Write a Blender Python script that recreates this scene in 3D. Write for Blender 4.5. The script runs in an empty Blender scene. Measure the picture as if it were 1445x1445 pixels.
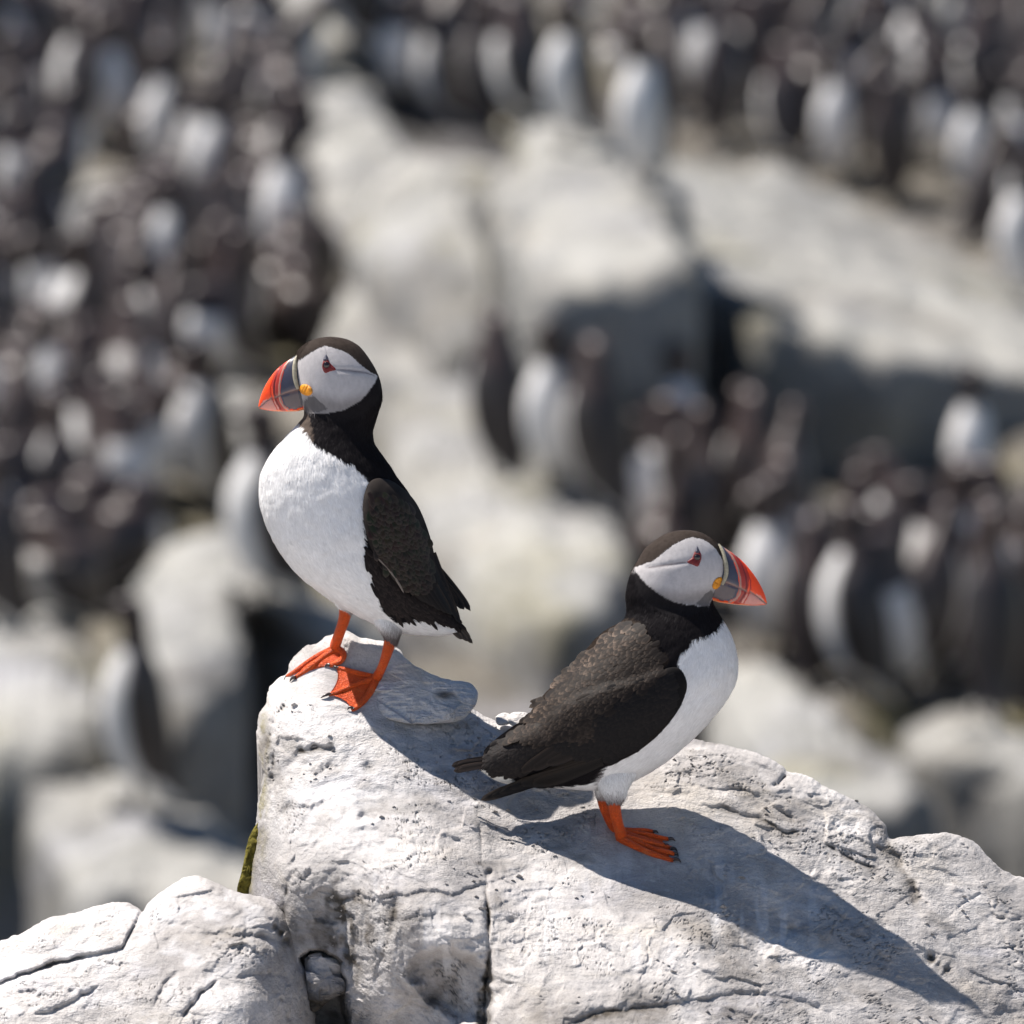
import bpy, math, random
import numpy as np
from mathutils import Vector
from mathutils.bvhtree import BVHTree
random.seed(7)
R = np.random.RandomState(7)
C = bpy.context.scene.collection
sc = bpy.context.scene

# ------------------------------------------------------------------ camera
PITCH = math.radians(12.0)
CAMZ = 6.2
DIST = 9.0                       # metres to the two puffins
FPX = DIST * 1660.0              # focal length in photo pixels (the photo is 1445 wide)
cam_d = bpy.data.cameras.new('camera')
cam = bpy.data.objects.new('camera', cam_d)
C.objects.link(cam)
cam.location = (0, 0, CAMZ)
cam.rotation_euler = (math.pi / 2 - PITCH, 0, 0)
cam_d.sensor_width = 24.0
cam_d.lens = FPX / 1445.0 * 24.0
cam_d.clip_start = 0.1
cam_d.clip_end = 20000.0
cam_d.dof.use_dof = True
cam_d.dof.focus_distance = DIST - 0.03
cam_d.dof.aperture_fstop = 6.0
cam_d.dof.aperture_blades = 0
sc.camera = cam

# ------------------------------------------------------------------ light
SUN_DIR = np.array([-0.460, 0.247, 0.853]); SUN_DIR /= np.linalg.norm(SUN_DIR)
world = bpy.data.worlds.new('World'); sc.world = world
world.use_nodes = True
nt = world.node_tree; nt.nodes.clear()
wo = nt.nodes.new('ShaderNodeOutputWorld'); bg = nt.nodes.new('ShaderNodeBackground')
sky = nt.nodes.new('ShaderNodeTexSky'); sky.sky_type = 'NISHITA'; sky.sun_disc = False
sky.sun_elevation = math.asin(SUN_DIR[2])
sky.sun_rotation = math.atan2(SUN_DIR[0], SUN_DIR[1])
sky.dust_density = 0.0; sky.ozone_density = 3.5; sky.altitude = 10.0
bg.inputs[1].default_value = 0.054
nt.links.new(sky.outputs[0], bg.inputs[0]); nt.links.new(bg.outputs[0], wo.inputs[0])
sun_d = bpy.data.lights.new('sun', 'SUN'); sun_d.energy = 5.0; sun_d.angle = math.radians(0.53)
sun_d.color = (1.0, 0.94, 0.87)
sun = bpy.data.objects.new('sun', sun_d); C.objects.link(sun)
sun.rotation_euler = Vector(SUN_DIR).to_track_quat('Z', 'Y').to_euler()
sun.location = (-4, 4, 12)
sc.view_settings.view_transform = 'Standard'
sc.view_settings.look = 'None'
sc.view_settings.gamma = 1.0
sc.view_settings.use_curve_mapping = False
sc.view_settings.exposure = 0.9
sc.cycles.max_bounces = 6
sc.cycles.diffuse_bounces = 4

# ------------------------------------------------------------------ helpers
CP, SP = math.cos(PITCH), math.sin(PITCH)
RGT = np.array([1.0, 0, 0]); FWD = np.array([0, CP, -SP]); UPV = np.array([0, SP, CP])
CAM = np.array([0, 0, CAMZ])
K = FPX / DIST                   # pixels per metre at the puffins

def at(px, py, depth):
    """world point seen at photo pixel px,py at a distance depth along the view axis"""
    px = np.asarray(px, float); py = np.asarray(py, float); depth = np.asarray(depth, float)
    px, py, depth = np.broadcast_arrays(px, py, depth)
    r = (px - 722.5) / FPX * depth; u = (722.5 - py) / FPX * depth
    return CAM + r[..., None] * RGT + u[..., None] * UPV + depth[..., None] * FWD

def P(px, py, w):
    """same, w = pixels in front of the puffins' distance"""
    return at(px, py, DIST - np.asarray(w, float) / K)

def on_plane(px, py, z):
    r = (px - 722.5) / FPX * RGT + (722.5 - py) / FPX * UPV + FWD
    t = (z - CAMZ) / r[2]
    return CAM + t * r

def _hash(ix, iy, iz, seed):
    h = (ix.astype(np.int64) * 374761393 + iy.astype(np.int64) * 668265263 + iz.astype(np.int64) * 2147483647 + seed * 1274126177) & 0xffffffff
    h = ((h ^ (h >> 13)) * 1274126177) & 0xffffffff
    h = ((h ^ (h >> 16)) * 2246822519) & 0xffffffff
    return ((h ^ (h >> 15)) & 0xffff) / 65535.0

def vnoise(p, seed=0):
    f = np.floor(p); t = p - f; i = f.astype(np.int64)
    t = t * t * t * (t * (t * 6 - 15) + 10)
    x, y, z = i[:, 0], i[:, 1], i[:, 2]
    out = np.zeros(len(p))
    for dx in (0, 1):
        wx = t[:, 0] if dx else 1 - t[:, 0]
        for dy in (0, 1):
            wy = t[:, 1] if dy else 1 - t[:, 1]
            for dz in (0, 1):
                wz = t[:, 2] if dz else 1 - t[:, 2]
                out += wx * wy * wz * _hash(x + dx, y + dy, z + dz, seed)
    return out * 2 - 1

def fbm(p, octaves=4, seed=0, gain=0.5, lac=2.03, ridged=False):
    out = np.zeros(len(p)); a = 1.0; n = 0.0
    for o in range(octaves):
        v = vnoise(p * lac ** o + o * 17.3, seed + o)
        if ridged: v = 1 - 2 * np.abs(v)
        out += a * v; n += a; a *= gain
    return out / n

def sstep(a, b, x):
    t = np.clip((x - a) / (b - a), 0, 1); return t * t * (3 - 2 * t)

def spline(ts, ys, tq):
    """natural cubic spline, ys (n,k)"""
    ts = np.asarray(ts, float); ys = np.asarray(ys, float)
    n = len(ts); h = np.diff(ts)
    A = np.zeros((n, n)); B = np.zeros_like(ys)
    A[0, 0] = A[-1, -1] = 1
    for i in range(1, n - 1):
        A[i, i - 1] = h[i - 1]; A[i, i] = 2 * (h[i - 1] + h[i]); A[i, i + 1] = h[i]
        B[i] = 3 * ((ys[i + 1] - ys[i]) / h[i] - (ys[i] - ys[i - 1]) / h[i - 1])
    c = np.linalg.solve(A, B)
    k = np.clip(np.searchsorted(ts, tq) - 1, 0, n - 2)
    dt = (tq - ts[k])[:, None]; hk = h[k][:, None]
    b = (ys[k + 1] - ys[k]) / hk - hk * (2 * c[k] + c[k + 1]) / 3
    d = (c[k + 1] - c[k]) / (3 * hk)
    return ys[k] + b * dt + c[k] * dt ** 2 + d * dt ** 3

def curve(pts, n, closed=False):
    """smooth polyline through pts resampled to n points"""
    p = np.asarray(pts, float)
    d = np.r_[0, np.cumsum(np.linalg.norm(np.diff(p, axis=0), axis=1) ** 0.5)]
    return spline(d, p, np.linspace(0, d[-1], n))

def inpoly(x, y, poly):
    inside = np.zeros(len(x), bool); n = len(poly)
    for i in range(n):
        x1, y1 = poly[i][:2]; x2, y2 = poly[(i + 1) % n][:2]
        if y1 == y2: continue
        c = ((y1 > y) != (y2 > y)) & (x < (x2 - x1) * (y - y1) / (y2 - y1) + x1)
        inside ^= c
    return inside

def segdist(x, y, pl):
    """distance to a polyline, sign of the side (left of travel +) and position 0..1 along it"""
    best = np.full(len(x), 1e9); side = np.zeros(len(x)); pos = np.zeros(len(x))
    L = [math.hypot(pl[i + 1][0] - pl[i][0], pl[i + 1][1] - pl[i][1]) for i in range(len(pl) - 1)]
    T = sum(L); acc = 0
    for i in range(len(pl) - 1):
        ax, ay = pl[i][:2]; bx, by = pl[i + 1][:2]
        dx, dy = bx - ax, by - ay; l2 = dx * dx + dy * dy
        t = np.clip(((x - ax) * dx + (y - ay) * dy) / l2, 0, 1)
        d = np.hypot(x - ax - t * dx, y - ay - t * dy)
        m = d < best
        best[m] = d[m]; pos[m] = ((acc + t * L[i]) / T)[m]
        side[m] = np.sign(dx * (y - ay) - dy * (x - ax))[m]
        acc += L[i]
    return best, side, pos

def mesh(name, verts, faces, mat=None, parent=None, smooth=True, col=None, link=True):
    verts = np.asarray(verts, np.float32)
    me = bpy.data.meshes.new(name)
    if isinstance(faces, np.ndarray):
        nf, k = faces.shape
        me.vertices.add(len(verts)); me.vertices.foreach_set('co', verts.ravel())
        me.loops.add(nf * k); me.loops.foreach_set('vertex_index', faces.astype(np.int32).ravel())
        me.polygons.add(nf)
        me.polygons.foreach_set('loop_start', np.arange(0, nf * k, k, dtype=np.int32))
        me.polygons.foreach_set('loop_total', np.full(nf, k, np.int32))
        me.update(calc_edges=True)
    else:
        me.from_pydata([tuple(v) for v in verts], [], faces); me.update()
    me.polygons.foreach_set('use_smooth', np.full(len(me.polygons), smooth, bool))
    if col is not None:
        at_ = me.color_attributes.new('Col', 'FLOAT_COLOR', 'POINT')
        c4 = np.ones((len(verts), 4), np.float32); c4[:, :3] = col
        at_.data.foreach_set('color', c4.ravel())
    if mat: me.materials.append(mat)
    o = bpy.data.objects.new(name, me)
    if link: C.objects.link(o)
    if parent: o.parent = parent
    return o

def tag(o, label=None, cat=None, group=None, kind=None):
    if label: o['label'] = label
    if cat: o['category'] = cat
    if group: o['group'] = group
    if kind: o['kind'] = kind
    return o

def empty(name, loc, rz=0):
    o = bpy.data.objects.new(name, None); C.objects.link(o)
    o.location = loc; o.rotation_euler = (0, 0, rz); o.empty_display_size = 0.05
    return o

def under(child, parent):
    """parent without moving (parent is an unrotated empty)"""
    child.parent = parent
    child.location = -Vector(parent.location)
    return child

def gridfaces(nu, nv, wrapu=False, wrapv=False):
    iu = np.arange(nu if wrapu else nu - 1); iv = np.arange(nv if wrapv else nv - 1)
    a, b = np.meshgrid(iu, iv, indexing='ij')
    a1 = (a + 1) % nu; b1 = (b + 1) % nv
    return np.stack([a * nv + b, a1 * nv + b, a1 * nv + b1, a * nv + b1], -1).reshape(-1, 4)

class Mat:
    """small node helper"""
    def __init__(s, name):
        s.m = bpy.data.materials.new(name); s.m.use_nodes = True
        s.t = s.m.node_tree; s.b = s.t.nodes['Principled BSDF']
    def n(s, typ, **kw):
        nd = s.t.nodes.new('ShaderNode' + typ)
        for k, v in kw.items():
            if k.startswith('i_'):
                nd.inputs[k[2:].replace('_', ' ')].default_value = v
            else: setattr(nd, k, v)
        return nd
    def l(s, a, b): s.t.links.new(a, b)
    def math(s, op, a, b=None, c=None, clamp=False):
        nd = s.n('Math', operation=op); nd.use_clamp = clamp
        for i, v in enumerate((a, b, c)):
            if v is None: continue
            if isinstance(v, (int, float)): nd.inputs[i].default_value = v
            else: s.l(v, nd.inputs[i])
        return nd.outputs[0]
    def mix(s, f, a, b, blend='MIX'):
        nd = s.n('Mix', data_type='RGBA', blend_type=blend)
        for sock, v in ((nd.inputs[0], f), (nd.inputs[6], a), (nd.inputs[7], b)):
            if isinstance(v, (int, float)): sock.default_value = v
            elif isinstance(v, tuple): sock.default_value = (*v, 1)
            else: s.l(v, sock)
        return nd.outputs[2]
    def noise(s, scale, detail=4, rough=0.55, vec=None, dist=0.0):
        nd = s.n('TexNoise'); nd.inputs['Scale'].default_value = scale; nd.inputs['Detail'].default_value = detail
        nd.inputs['Roughness'].default_value = rough; nd.inputs['Distortion'].default_value = dist
        if vec is not None: s.l(vec, nd.inputs['Vector'])
        return nd.outputs[0]
    def ramp(s, f, a, b, lo=0.0, hi=1.0):
        nd = s.n('MapRange'); nd.interpolation_type = 'SMOOTHSTEP'
        s.l(f, nd.inputs[0])
        for i, v in ((1, a), (2, b), (3, lo), (4, hi)): nd.inputs[i].default_value = v
        return nd.outputs[0]

# ------------------------------------------------------------------ materials
def rock_material(name, light, mid, dark, scale=1.0, bump=1.0, ochre=0.25):
    M = Mat(name)
    tc = M.n('TexCoord').outputs['Object']
    mp = M.n('Mapping'); mp.inputs['Scale'].default_value = (0.55, 0.8, 1.6); mp.inputs['Rotation'].default_value = (0.15, 0.35, 0.2)
    M.l(tc, mp.inputs[0]); sv = mp.outputs[0]
    big = M.noise(9 * scale, 5, 0.6, tc, 0.3)
    med = M.noise(38 * scale, 6, 0.65, sv, 0.4)
    fine = M.noise(170 * scale, 6, 0.7, sv)
    grit = M.noise(520 * scale, 3, 0.7, tc)
    col = M.mix(M.ramp(big, 0.36, 0.62), mid, light)
    col = M.mix(M.ramp(med, 0.50, 0.30, 0, 0.45), col, mid)
    # cream and bluish films
    o = M.noise(14 * scale, 4, 0.6, sv, 0.6)
    col = M.mix(M.ramp(o, 0.55, 0.75, 0, ochre), col, (0.50, 0.42, 0.30))
    col = M.mix(M.ramp(o, 0.45, 0.28, 0, 0.35), col, (0.44, 0.44, 0.50))
    # dark flecks and pits
    fl = M.ramp(fine, 0.60, 0.74)
    patch = M.ramp(M.noise(22 * scale, 3, 0.6, tc), 0.42, 0.66)
    col = M.mix(M.math('MULTIPLY', M.math('MULTIPLY', fl, patch), 0.55), col, dark)
    vo = M.n('TexVoronoi', feature='F1'); M.l(sv, vo.inputs['Vector']); vo.inputs['Scale'].default_value = 110 * scale
    pit = M.ramp(vo.outputs['Distance'], 0.22, 0.05)
    pitm = M.math('MULTIPLY', pit, M.ramp(M.noise(30 * scale, 3, 0.6, tc), 0.56, 0.70))
    col = M.mix(M.math('MULTIPLY', pitm, 0.35), col, dark)
    col = M.mix(M.ramp(grit, 0.40, 0.72, 0.0, 0.26), col, dark)
    col = M.mix(M.ramp(fine, 0.46, 0.30, 0, 0.35), col, (0.66, 0.64, 0.62))
    col = M.mix(M.ramp(M.noise(70 * scale, 5, 0.7, sv, 0.8), 0.56, 0.72, 0, 0.5), col, mid)
    # stains carried by the mesh (grime with painted shade, guano, moss)
    at_ = M.n('Attribute', attribute_name='stain_shade')
    sep = M.n('SeparateColor'); M.l(at_.outputs['Color'], sep.inputs[0])
    nz = M.ramp(med, 0.3, 0.65, 0.45, 1.25)
    col = M.mix(M.math('MULTIPLY', sep.outputs[1], M.ramp(fine, 0.3, 0.7, 0.4, 1.0), clamp=True), col, (0.70, 0.69, 0.70) if scale == 1.0 else (0.36, 0.35, 0.32))
    col = M.mix(M.math('MULTIPLY', sep.outputs[0], nz, clamp=True), col, (0.085, 0.072, 0.058))
    col = M.mix(M.math('MULTIPLY', sep.outputs[2], M.ramp(fine, 0.35, 0.6, 0.3, 1.0), clamp=True), col, (0.19, 0.16, 0.035))
    M.l(col, M.b.inputs['Base Color'])
    M.b.inputs['Roughness'].default_value = 0.92
    M.b.inputs['Specular IOR Level'].default_value = 0.25
    h = M.math('ADD', M.math('MULTIPLY', fine, 0.5), M.math('MULTIPLY', med, 1.2))
    h = M.math('ADD', h, M.math('MULTIPLY', grit, 0.30))
    h = M.math('SUBTRACT', h, M.math('MULTIPLY', pitm, 0.22))
    h = M.math('MULTIPLY', h, M.ramp(M.noise(6.5 * scale, 3, 0.6, tc, 0.5), 0.38, 0.62, 0.35, 1.15))
    bp = M.n('Bump'); bp.inputs['Strength'].default_value = 0.9 * bump; bp.inputs['Distance'].default_value = 0.0055 / scale
    M.l(h, bp.inputs['Height']); M.l(bp.outputs[0], M.b.inputs['Normal'])
    return M.m

def col_material(name, rough=0.6, spec=0.3, sheen=0.0, streak=0.0, coat=0.0, bumps=0.0, bscale=900, sss=0.0):
    M = Mat(name)
    a = M.n('Attribute', attribute_name='Col').outputs['Color']
    if streak:
        f = M.noise(420, 3, 0.6, M.n('TexCoord').outputs['Object'])
        a = M.mix(M.ramp(f, 0.3, 0.7, 0, streak), a, (0.5, 0.5, 0.5), 'MULTIPLY')
    M.l(a, M.b.inputs['Base Color'])
    M.b.inputs['Roughness'].default_value = rough
    M.b.inputs['Specular IOR Level'].default_value = spec
    M.b.inputs['Sheen Weight'].default_value = sheen
    M.b.inputs['Coat Weight'].default_value = coat
    if sss:
        M.b.inputs['Subsurface Weight'].default_value = sss; M.b.inputs['Subsurface Radius'].default_value = (1.0, 0.3, 0.12); M.b.inputs['Subsurface Scale'].default_value = 0.006
    if bumps:
        bp = M.n('Bump'); bp.inputs['Strength'].default_value = bumps; bp.inputs['Distance'].default_value = 0.001
        M.l(M.noise(bscale, 3, 0.6, M.n('TexCoord').outputs['Object']), bp.inputs['Height']); M.l(bp.outputs[0], M.b.inputs['Normal'])
    return M.m

def plain(name, col, rough=0.5, spec=0.4, bumps=0.0, bscale=800, var=0.0):
    M = Mat(name)
    if var:
        c2 = tuple(c * (1 - var) for c in col)
        M.l(M.mix(M.ramp(M.noise(bscale * 0.4, 4, 0.6, M.n('TexCoord').outputs['Object']), 0.35, 0.65), col, c2), M.b.inputs['Base Color'])
    else: M.b.inputs['Base Color'].default_value = (*col, 1)
    M.b.inputs['Roughness'].default_value = rough; M.b.inputs['Specular IOR Level'].default_value = spec
    if bumps:
        bp = M.n('Bump'); bp.inputs['Strength'].default_value = bumps; bp.inputs['Distance'].default_value = 0.001
        M.l(M.noise(bscale, 4, 0.6, M.n('TexCoord').outputs['Object']), bp.inputs['Height']); M.l(bp.outputs[0], M.b.inputs['Normal'])
    return M.m

M_ROCK = rock_material('weathered_limestone', (0.57, 0.54, 0.52), (0.33, 0.31, 0.30), (0.11, 0.10, 0.095))
M_ROCK_FAR = rock_material('pale_shore_rock', (0.35, 0.342, 0.318), (0.19, 0.19, 0.188), (0.06, 0.057, 0.05), scale=0.28, bump=0.8)
M_GROUND = rock_material('stained_shaded_shore_rock', (0.15, 0.135, 0.11), (0.05, 0.047, 0.045), (0.03, 0.028, 0.026), scale=0.25, bump=0.8, ochre=0.5)  # stained rock, its dark tones also carry the shade between boulders
M_SKIN = col_material('feather_base', 0.8, 0.08, 0.0, 0.12)
M_TUFT = col_material('feather_tufts', 0.85, 0.02)
M_FEATHER = col_material('feather_vanes', 0.62, 0.12, bumps=0.2, bscale=1500)
M_BEAK = col_material('beak_horn', 0.36, 0.45, coat=0.2, sss=0.35)
def leg_material():
    M = Mat('scaly_orange_skin'); tc = M.n('TexCoord').outputs['Object']
    c0 = M.n('Attribute', attribute_name='Col').outputs['Color']
    vo = M.n('TexVoronoi', feature='DISTANCE_TO_EDGE'); M.l(tc, vo.inputs['Vector']); vo.inputs['Scale'].default_value = 620
    edge = M.ramp(vo.outputs['Distance'], 0.0, 0.16, 1, 0)
    c1 = M.mix(M.math('MULTIPLY', edge, 0.35), c0, (0.40, 0.03, 0.008))
    c1 = M.mix(M.ramp(M.noise(110, 4, 0.6, tc, 0.6), 0.50, 0.72, 0, 0.35), c1, (0.42, 0.035, 0.012))
    c1 = M.mix(M.ramp(M.noise(75, 3, 0.6, tc), 0.56, 0.74, 0, 0.45), c1, (0.80, 0.24, 0.07))
    M.l(c1, M.b.inputs['Base Color']); M.b.inputs['Roughness'].default_value = 0.45; M.b.inputs['Specular IOR Level'].default_value = 0.4
    M.b.inputs['Subsurface Weight'].default_value = 0.2; M.b.inputs['Subsurface Radius'].default_value = (1, .3, .1); M.b.inputs['Subsurface Scale'].default_value = 0.003
    mp = M.n('Mapping'); mp.inputs['Scale'].default_value = (1, 1, 3); M.l(tc, mp.inputs[0])
    h = M.math('SUBTRACT', M.math('MULTIPLY', M.noise(260, 4, 0.65, mp.outputs[0]), 1.4), M.math('MULTIPLY', edge, 0.7))
    bp = M.n('Bump'); bp.inputs['Strength'].default_value = 1.0; bp.inputs['Distance'].default_value = 0.0013
    M.l(h, bp.inputs['Height']); M.l(bp.outputs[0], M.b.inputs['Normal'])
    return M.m
M_LEG = leg_material()
M_CLAW = plain('dark_claw', (0.035, 0.022, 0.02), 0.3, 0.5)
M_EYE = plain('eye_gloss', (0.012, 0.006, 0.006), 0.06, 0.7)
M_EYERING = plain('red_eye_ring', (0.20, 0.014, 0.014), 0.45, 0.4, 0.4, 1500, 0.4)
M_EYEPLATE = plain('grey_eye_plate', (0.075, 0.075, 0.10), 0.5, 0.3)
M_ROSETTE = plain('orange_gape_skin', (0.80, 0.30, 0.012), 0.5, 0.4, 0.9, 500, 0.3)
M_MURRE = col_material('murre_plumage', 0.42, 0.5)
M_MURREWING = plain('murre_wing', (0.034, 0.026, 0.025), 0.40, 0.55, var=0.3, bscale=60)
M_MURREBILL = plain('murre_bill', (0.02, 0.018, 0.018), 0.35, 0.4)
M_SEA = plain('sea_water', (0.02, 0.05, 0.07), 0.1, 0.5, 0.3, 2)

def loft_rings(secs, nring, m, power=1.0):
    """secs: Fx,Fy,Kx,Ky,b[,wc] -> arrays of ring points (x,y,w)"""
    S = np.array([list(s) + [0.0] * (6 - len(s)) for s in secs], float)
    mid = np.c_[(S[:, 0] + S[:, 2]) / 2, (S[:, 1] + S[:, 3]) / 2]
    hw = np.hypot(S[:, 0] - S[:, 2], S[:, 1] - S[:, 3]) / 2
    d = np.r_[0, np.cumsum(np.maximum(np.sqrt((np.diff(mid, axis=0) ** 2).sum(1) + (np.diff(hw) ** 2)), 1.0))]
    tq = np.linspace(0, 1, nring); tq = d[-1] * tq
    Q = spline(d, S, tq)
    Q[:, 4] = np.maximum(Q[:, 4], 0.4)
    th = np.linspace(0, 2 * math.pi, m, endpoint=False)
    c, s = np.cos(th), np.sin(th)
    c = np.sign(c) * np.abs(c) ** power; 
    mx, my = (Q[:, 0] + Q[:, 2]) / 2, (Q[:, 1] + Q[:, 3]) / 2
    hx, hy = (Q[:, 0] - Q[:, 2]) / 2, (Q[:, 1] - Q[:, 3]) / 2
    X = mx[:, None] + hx[:, None] * c; Y = my[:, None] + hy[:, None] * c
    Wd = Q[:, 4][:, None] * s + Q[:, 5][:, None]
    return X, Y, Wd

# ================================================================== FOREGROUND OUTCROP
def rbf_fit(pts, smooth=6.0):
    p = np.asarray(pts, float); xy = p[:, :2] / 300.0
    d2 = ((xy[:, None] - xy[None]) ** 2).sum(-1)
    A = 0.5 * d2 * np.log(d2 + 1e-9) + np.eye(len(p)) * smooth * 1e-4
    Q = np.c_[np.ones(len(p)), xy]
    S = np.block([[A, Q], [Q.T, np.zeros((3, 3))]])
    w = np.linalg.solve(S, np.r_[p[:, 2], 0, 0, 0])
    def f(x, y):
        x = np.asarray(x, float) / 300.0; y = np.asarray(y, float) / 300.0
        out = w[-3] + w[-2] * x + w[-1] * y
        for i in range(len(p)):
            r2 = (x - xy[i, 0]) ** 2 + (y - xy[i, 1]) ** 2
            out = out + w[i] * 0.5 * r2 * np.log(r2 + 1e-9)
        return out
    return f

MAIN_OUT = [(352, 1600), (350, 1400), (347, 1300), (350, 1255), (354, 1200), (362, 1160), (365, 1125), (371, 1100), (370, 1085), (364, 1062), (363, 1030), (366, 1008), (376, 990),
            (380, 970), (395, 956), (406, 948), (409, 938), (416, 927), (429, 913), (448, 906), (461, 898), (472, 894), (492, 890), (506, 899), (523, 901), (540, 905), (557, 910),
            (570, 926), (588, 946), (618, 975), (645, 990), (668, 1001), (694, 1015), (720, 1020), (760, 1018), (820, 1022), (900, 1032), (971, 1043), (1010, 1048), (1041, 1056), (1080, 1068),
            (1106, 1083), (1110, 1087), (1136, 1094), (1160, 1106), (1185, 1119), (1213, 1133), (1237, 1150), (1251, 1168), (1256, 1182), (1268, 1182), (1289, 1180), (1320, 1177), (1342, 1176), (1359, 1180), (1380, 1192),
            (1398, 1213), (1410, 1224), (1429, 1234), (1445, 1239), (1500, 1275), (1560, 1350), (1600, 1600)]
MAIN_W = [(490, 905, -45), (440, 925, -45), (500, 980, 5), (440, 950, -20), (560, 930, -40), (600, 1000, -10), (375, 1000, -40), (372, 1100, -5), (362, 1200, 30), (355, 1300, 60), (360, 1500, 90), (410, 1010, 20),
          (410, 1120, 85), (400, 1220, 145), (405, 1300, 158), (410, 1400, 145), (450, 1100, 105), (450, 1180, 165), (455, 1235, 205), (455, 1300, 190), (470, 1360, 172), (500, 1440, 165),
          (560, 1000, 10), (560, 1080, 100), (560, 1200, 235), (540, 1290, 285), (535, 1400, 262), (570, 1340, 318), (620, 1120, 130), (640, 1250, 290), (630, 1322, 350), (640, 1390, 325), (640, 1440, 325), (620, 1500, 350),
          (690, 1025, -30), (700, 1100, 65), (700, 1200, 190), (760, 1300, 310), (740, 1440, 440), (760, 1520, 500),
          (800, 1035, -20), (800, 1130, 80), (800, 1200, 175), (880, 1190, 140), (940, 1205, 150), (980, 1055, -40), (980, 1120, 50), (980, 1200, 140), (980, 1300, 270), (980, 1440, 430), (1000, 1540, 520),
          (1100, 1100, -25), (1100, 1200, 90), (1100, 1300, 210), (1120, 1440, 370), (1240, 1175, -20), (1250, 1300, 130), (1250, 1440, 290),
          (1340, 1185, -60), (1350, 1300, 70), (1350, 1440, 230), (1440, 1245, -50), (1445, 1440, 150), (1500, 1500, 180), (1600, 1600, 260), (352, 1600, 40)]
rbf_main = rbf_fit(MAIN_W)
# cracks: (polyline, width px, depth px, ledge height px on the side to the left of travel (+) )
MAIN_CRACKS = [
    ([(676, 1165), (680, 1200), (684, 1240), (688, 1290), (690, 1340), (688, 1380), (680, 1460)], 3.5, 16, 0),
    ([(688, 1370), (686, 1400), (680, 1470)], 9, 22, 0),
    ([(405, 1082), (412, 1068), (425, 1058), (445, 1053), (470, 1056), (485, 1064)], 4.5, 13, -6),
    ([(452, 1088), (470, 1082), (482, 1080)], 3, 6, 0),
    ([(1000, 1112), (1030, 1112), (1060, 1116), (1085, 1130), (1110, 1148), (1138, 1166)], 1.8, 7, -5),
    ([(985, 1134), (1040, 1143), (1070, 1152), (1090, 1166), (1112, 1174), (1140, 1172)], 2.0, 8, -6),
    ([(1088, 1110), (1097, 1108), (1109, 1092)], 4, 12, 0),
    ([(1140, 1125), (1155, 1120), (1172, 1124)], 3, 7, 0),
    ([(1164, 1189), (1180, 1200), (1205, 1214), (1230, 1224), (1248, 1231)], 2.2, 10, -3),
    ([(1172, 1170), (1200, 1180), (1235, 1190), (1262, 1203)], 2.5, 6, -5),
    ([(1256, 1180), (1262, 1203), (1275, 1222), (1290, 1245), (1293, 1262), (1298, 1285)], 5, 14, -8),
    ([(1290, 1262), (1300, 1270), (1312, 1280)], 3, 7, 0),
    ([(1165, 1195), (1168, 1215)], 2, 5, 0),
    ([(1305, 1345), (1325, 1362), (1345, 1375)], 9, 14, 0),
    ([(1398, 1212), (1412, 1232), (1416, 1244)], 2.5, 7, 0),
    ([(1400, 1294), (1425, 1298), (1445, 1300)], 2.5, 6, 0),
    ([(1330, 1300), (1360, 1275), (1385, 1262)], 2.5, 5, 0),
    ([(1415, 1340), (1440, 1335), (1460, 1340)], 3, 7, 0),
    ([(1150, 1260), (1200, 1300), (1235, 1340), (1270, 1370)], 3, 5, -5),
    ([(520, 1390), (540, 1350), (555, 1300), (560, 1270)], 8, 10, 0),
    ([(395, 1330), (398, 1290), (404, 1250), (420, 1225)], 4, 12, 0),
    ([(415, 1250), (430, 1240), (440, 1225)], 3, 7, 0),
    ([(450, 1262), (480, 1268), (505, 1262), (520, 1268)], 3.5, 8, -6),
    ([(520, 1268), (560, 1262), (600, 1255), (640, 1260), (684, 1246)], 2.2, 5, -6),
    ([(560, 1296), (620, 1288), (680, 1292)], 2.2, 4, -4),
    ([(590, 1340), (600, 1360), (640, 1348), (680, 1352)], 4, 5, 0),
    ([(505, 1020), (540, 1040), (560, 1050)], 2.5, 6, 0),
    ([(390, 1010), (400, 1000), (405, 990)], 4, 12, 0),
    ([(372, 1110), (385, 1100), (388, 1080), (386, 1060)], 5, 12, 0),
    ([(370, 1060), (380, 1040), (384, 1015)], 4, 8, 0),
    ([(390, 1150), (410, 1136), (440, 1140), (462, 1128)], 3, 6, -5),
    ([(795, 1445), (840, 1425), (900, 1420), (960, 1412)], 4, 7, -9),
    ([(960, 1412), (1040, 1400), (1110, 1404), (1180, 1430)], 3, 5, -6),
    ([(700, 1330), (760, 1322), (830, 1330)], 3, 4, -4),
    ([(540, 1175), (600, 1190), (660, 1180)], 3, 3, -4),
    ([(735, 1340), (750, 1350)], 6, 7, 0),
    ([(1110, 1320), (1112, 1308)], 4, 7, 0),
]
MAIN_DENTS = [(690, 1232, 5, 10), (513, 1153, 7, 8), (521, 1083, 9, 9), (1118, 1312, 6, 8), (722, 1300, 6, 7)]
HOLLOWS = [([(418, 1352), (436, 1338), (462, 1341), (485, 1353), (489, 1380), (496, 1412), (502, 1480), (418, 1480)], 120, 15), ([(566, 1372), (578, 1350), (602, 1338), (640, 1334), (672, 1345), (688, 1362), (687, 1400), (682, 1440), (640, 1450), (600, 1418), (590, 1398)], 30, 16),
           ([(425, 1262), (455, 1250), (492, 1262), (500, 1300), (496, 1350), (480, 1345), (470, 1310), (440, 1300)], 10, 12)]

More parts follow.
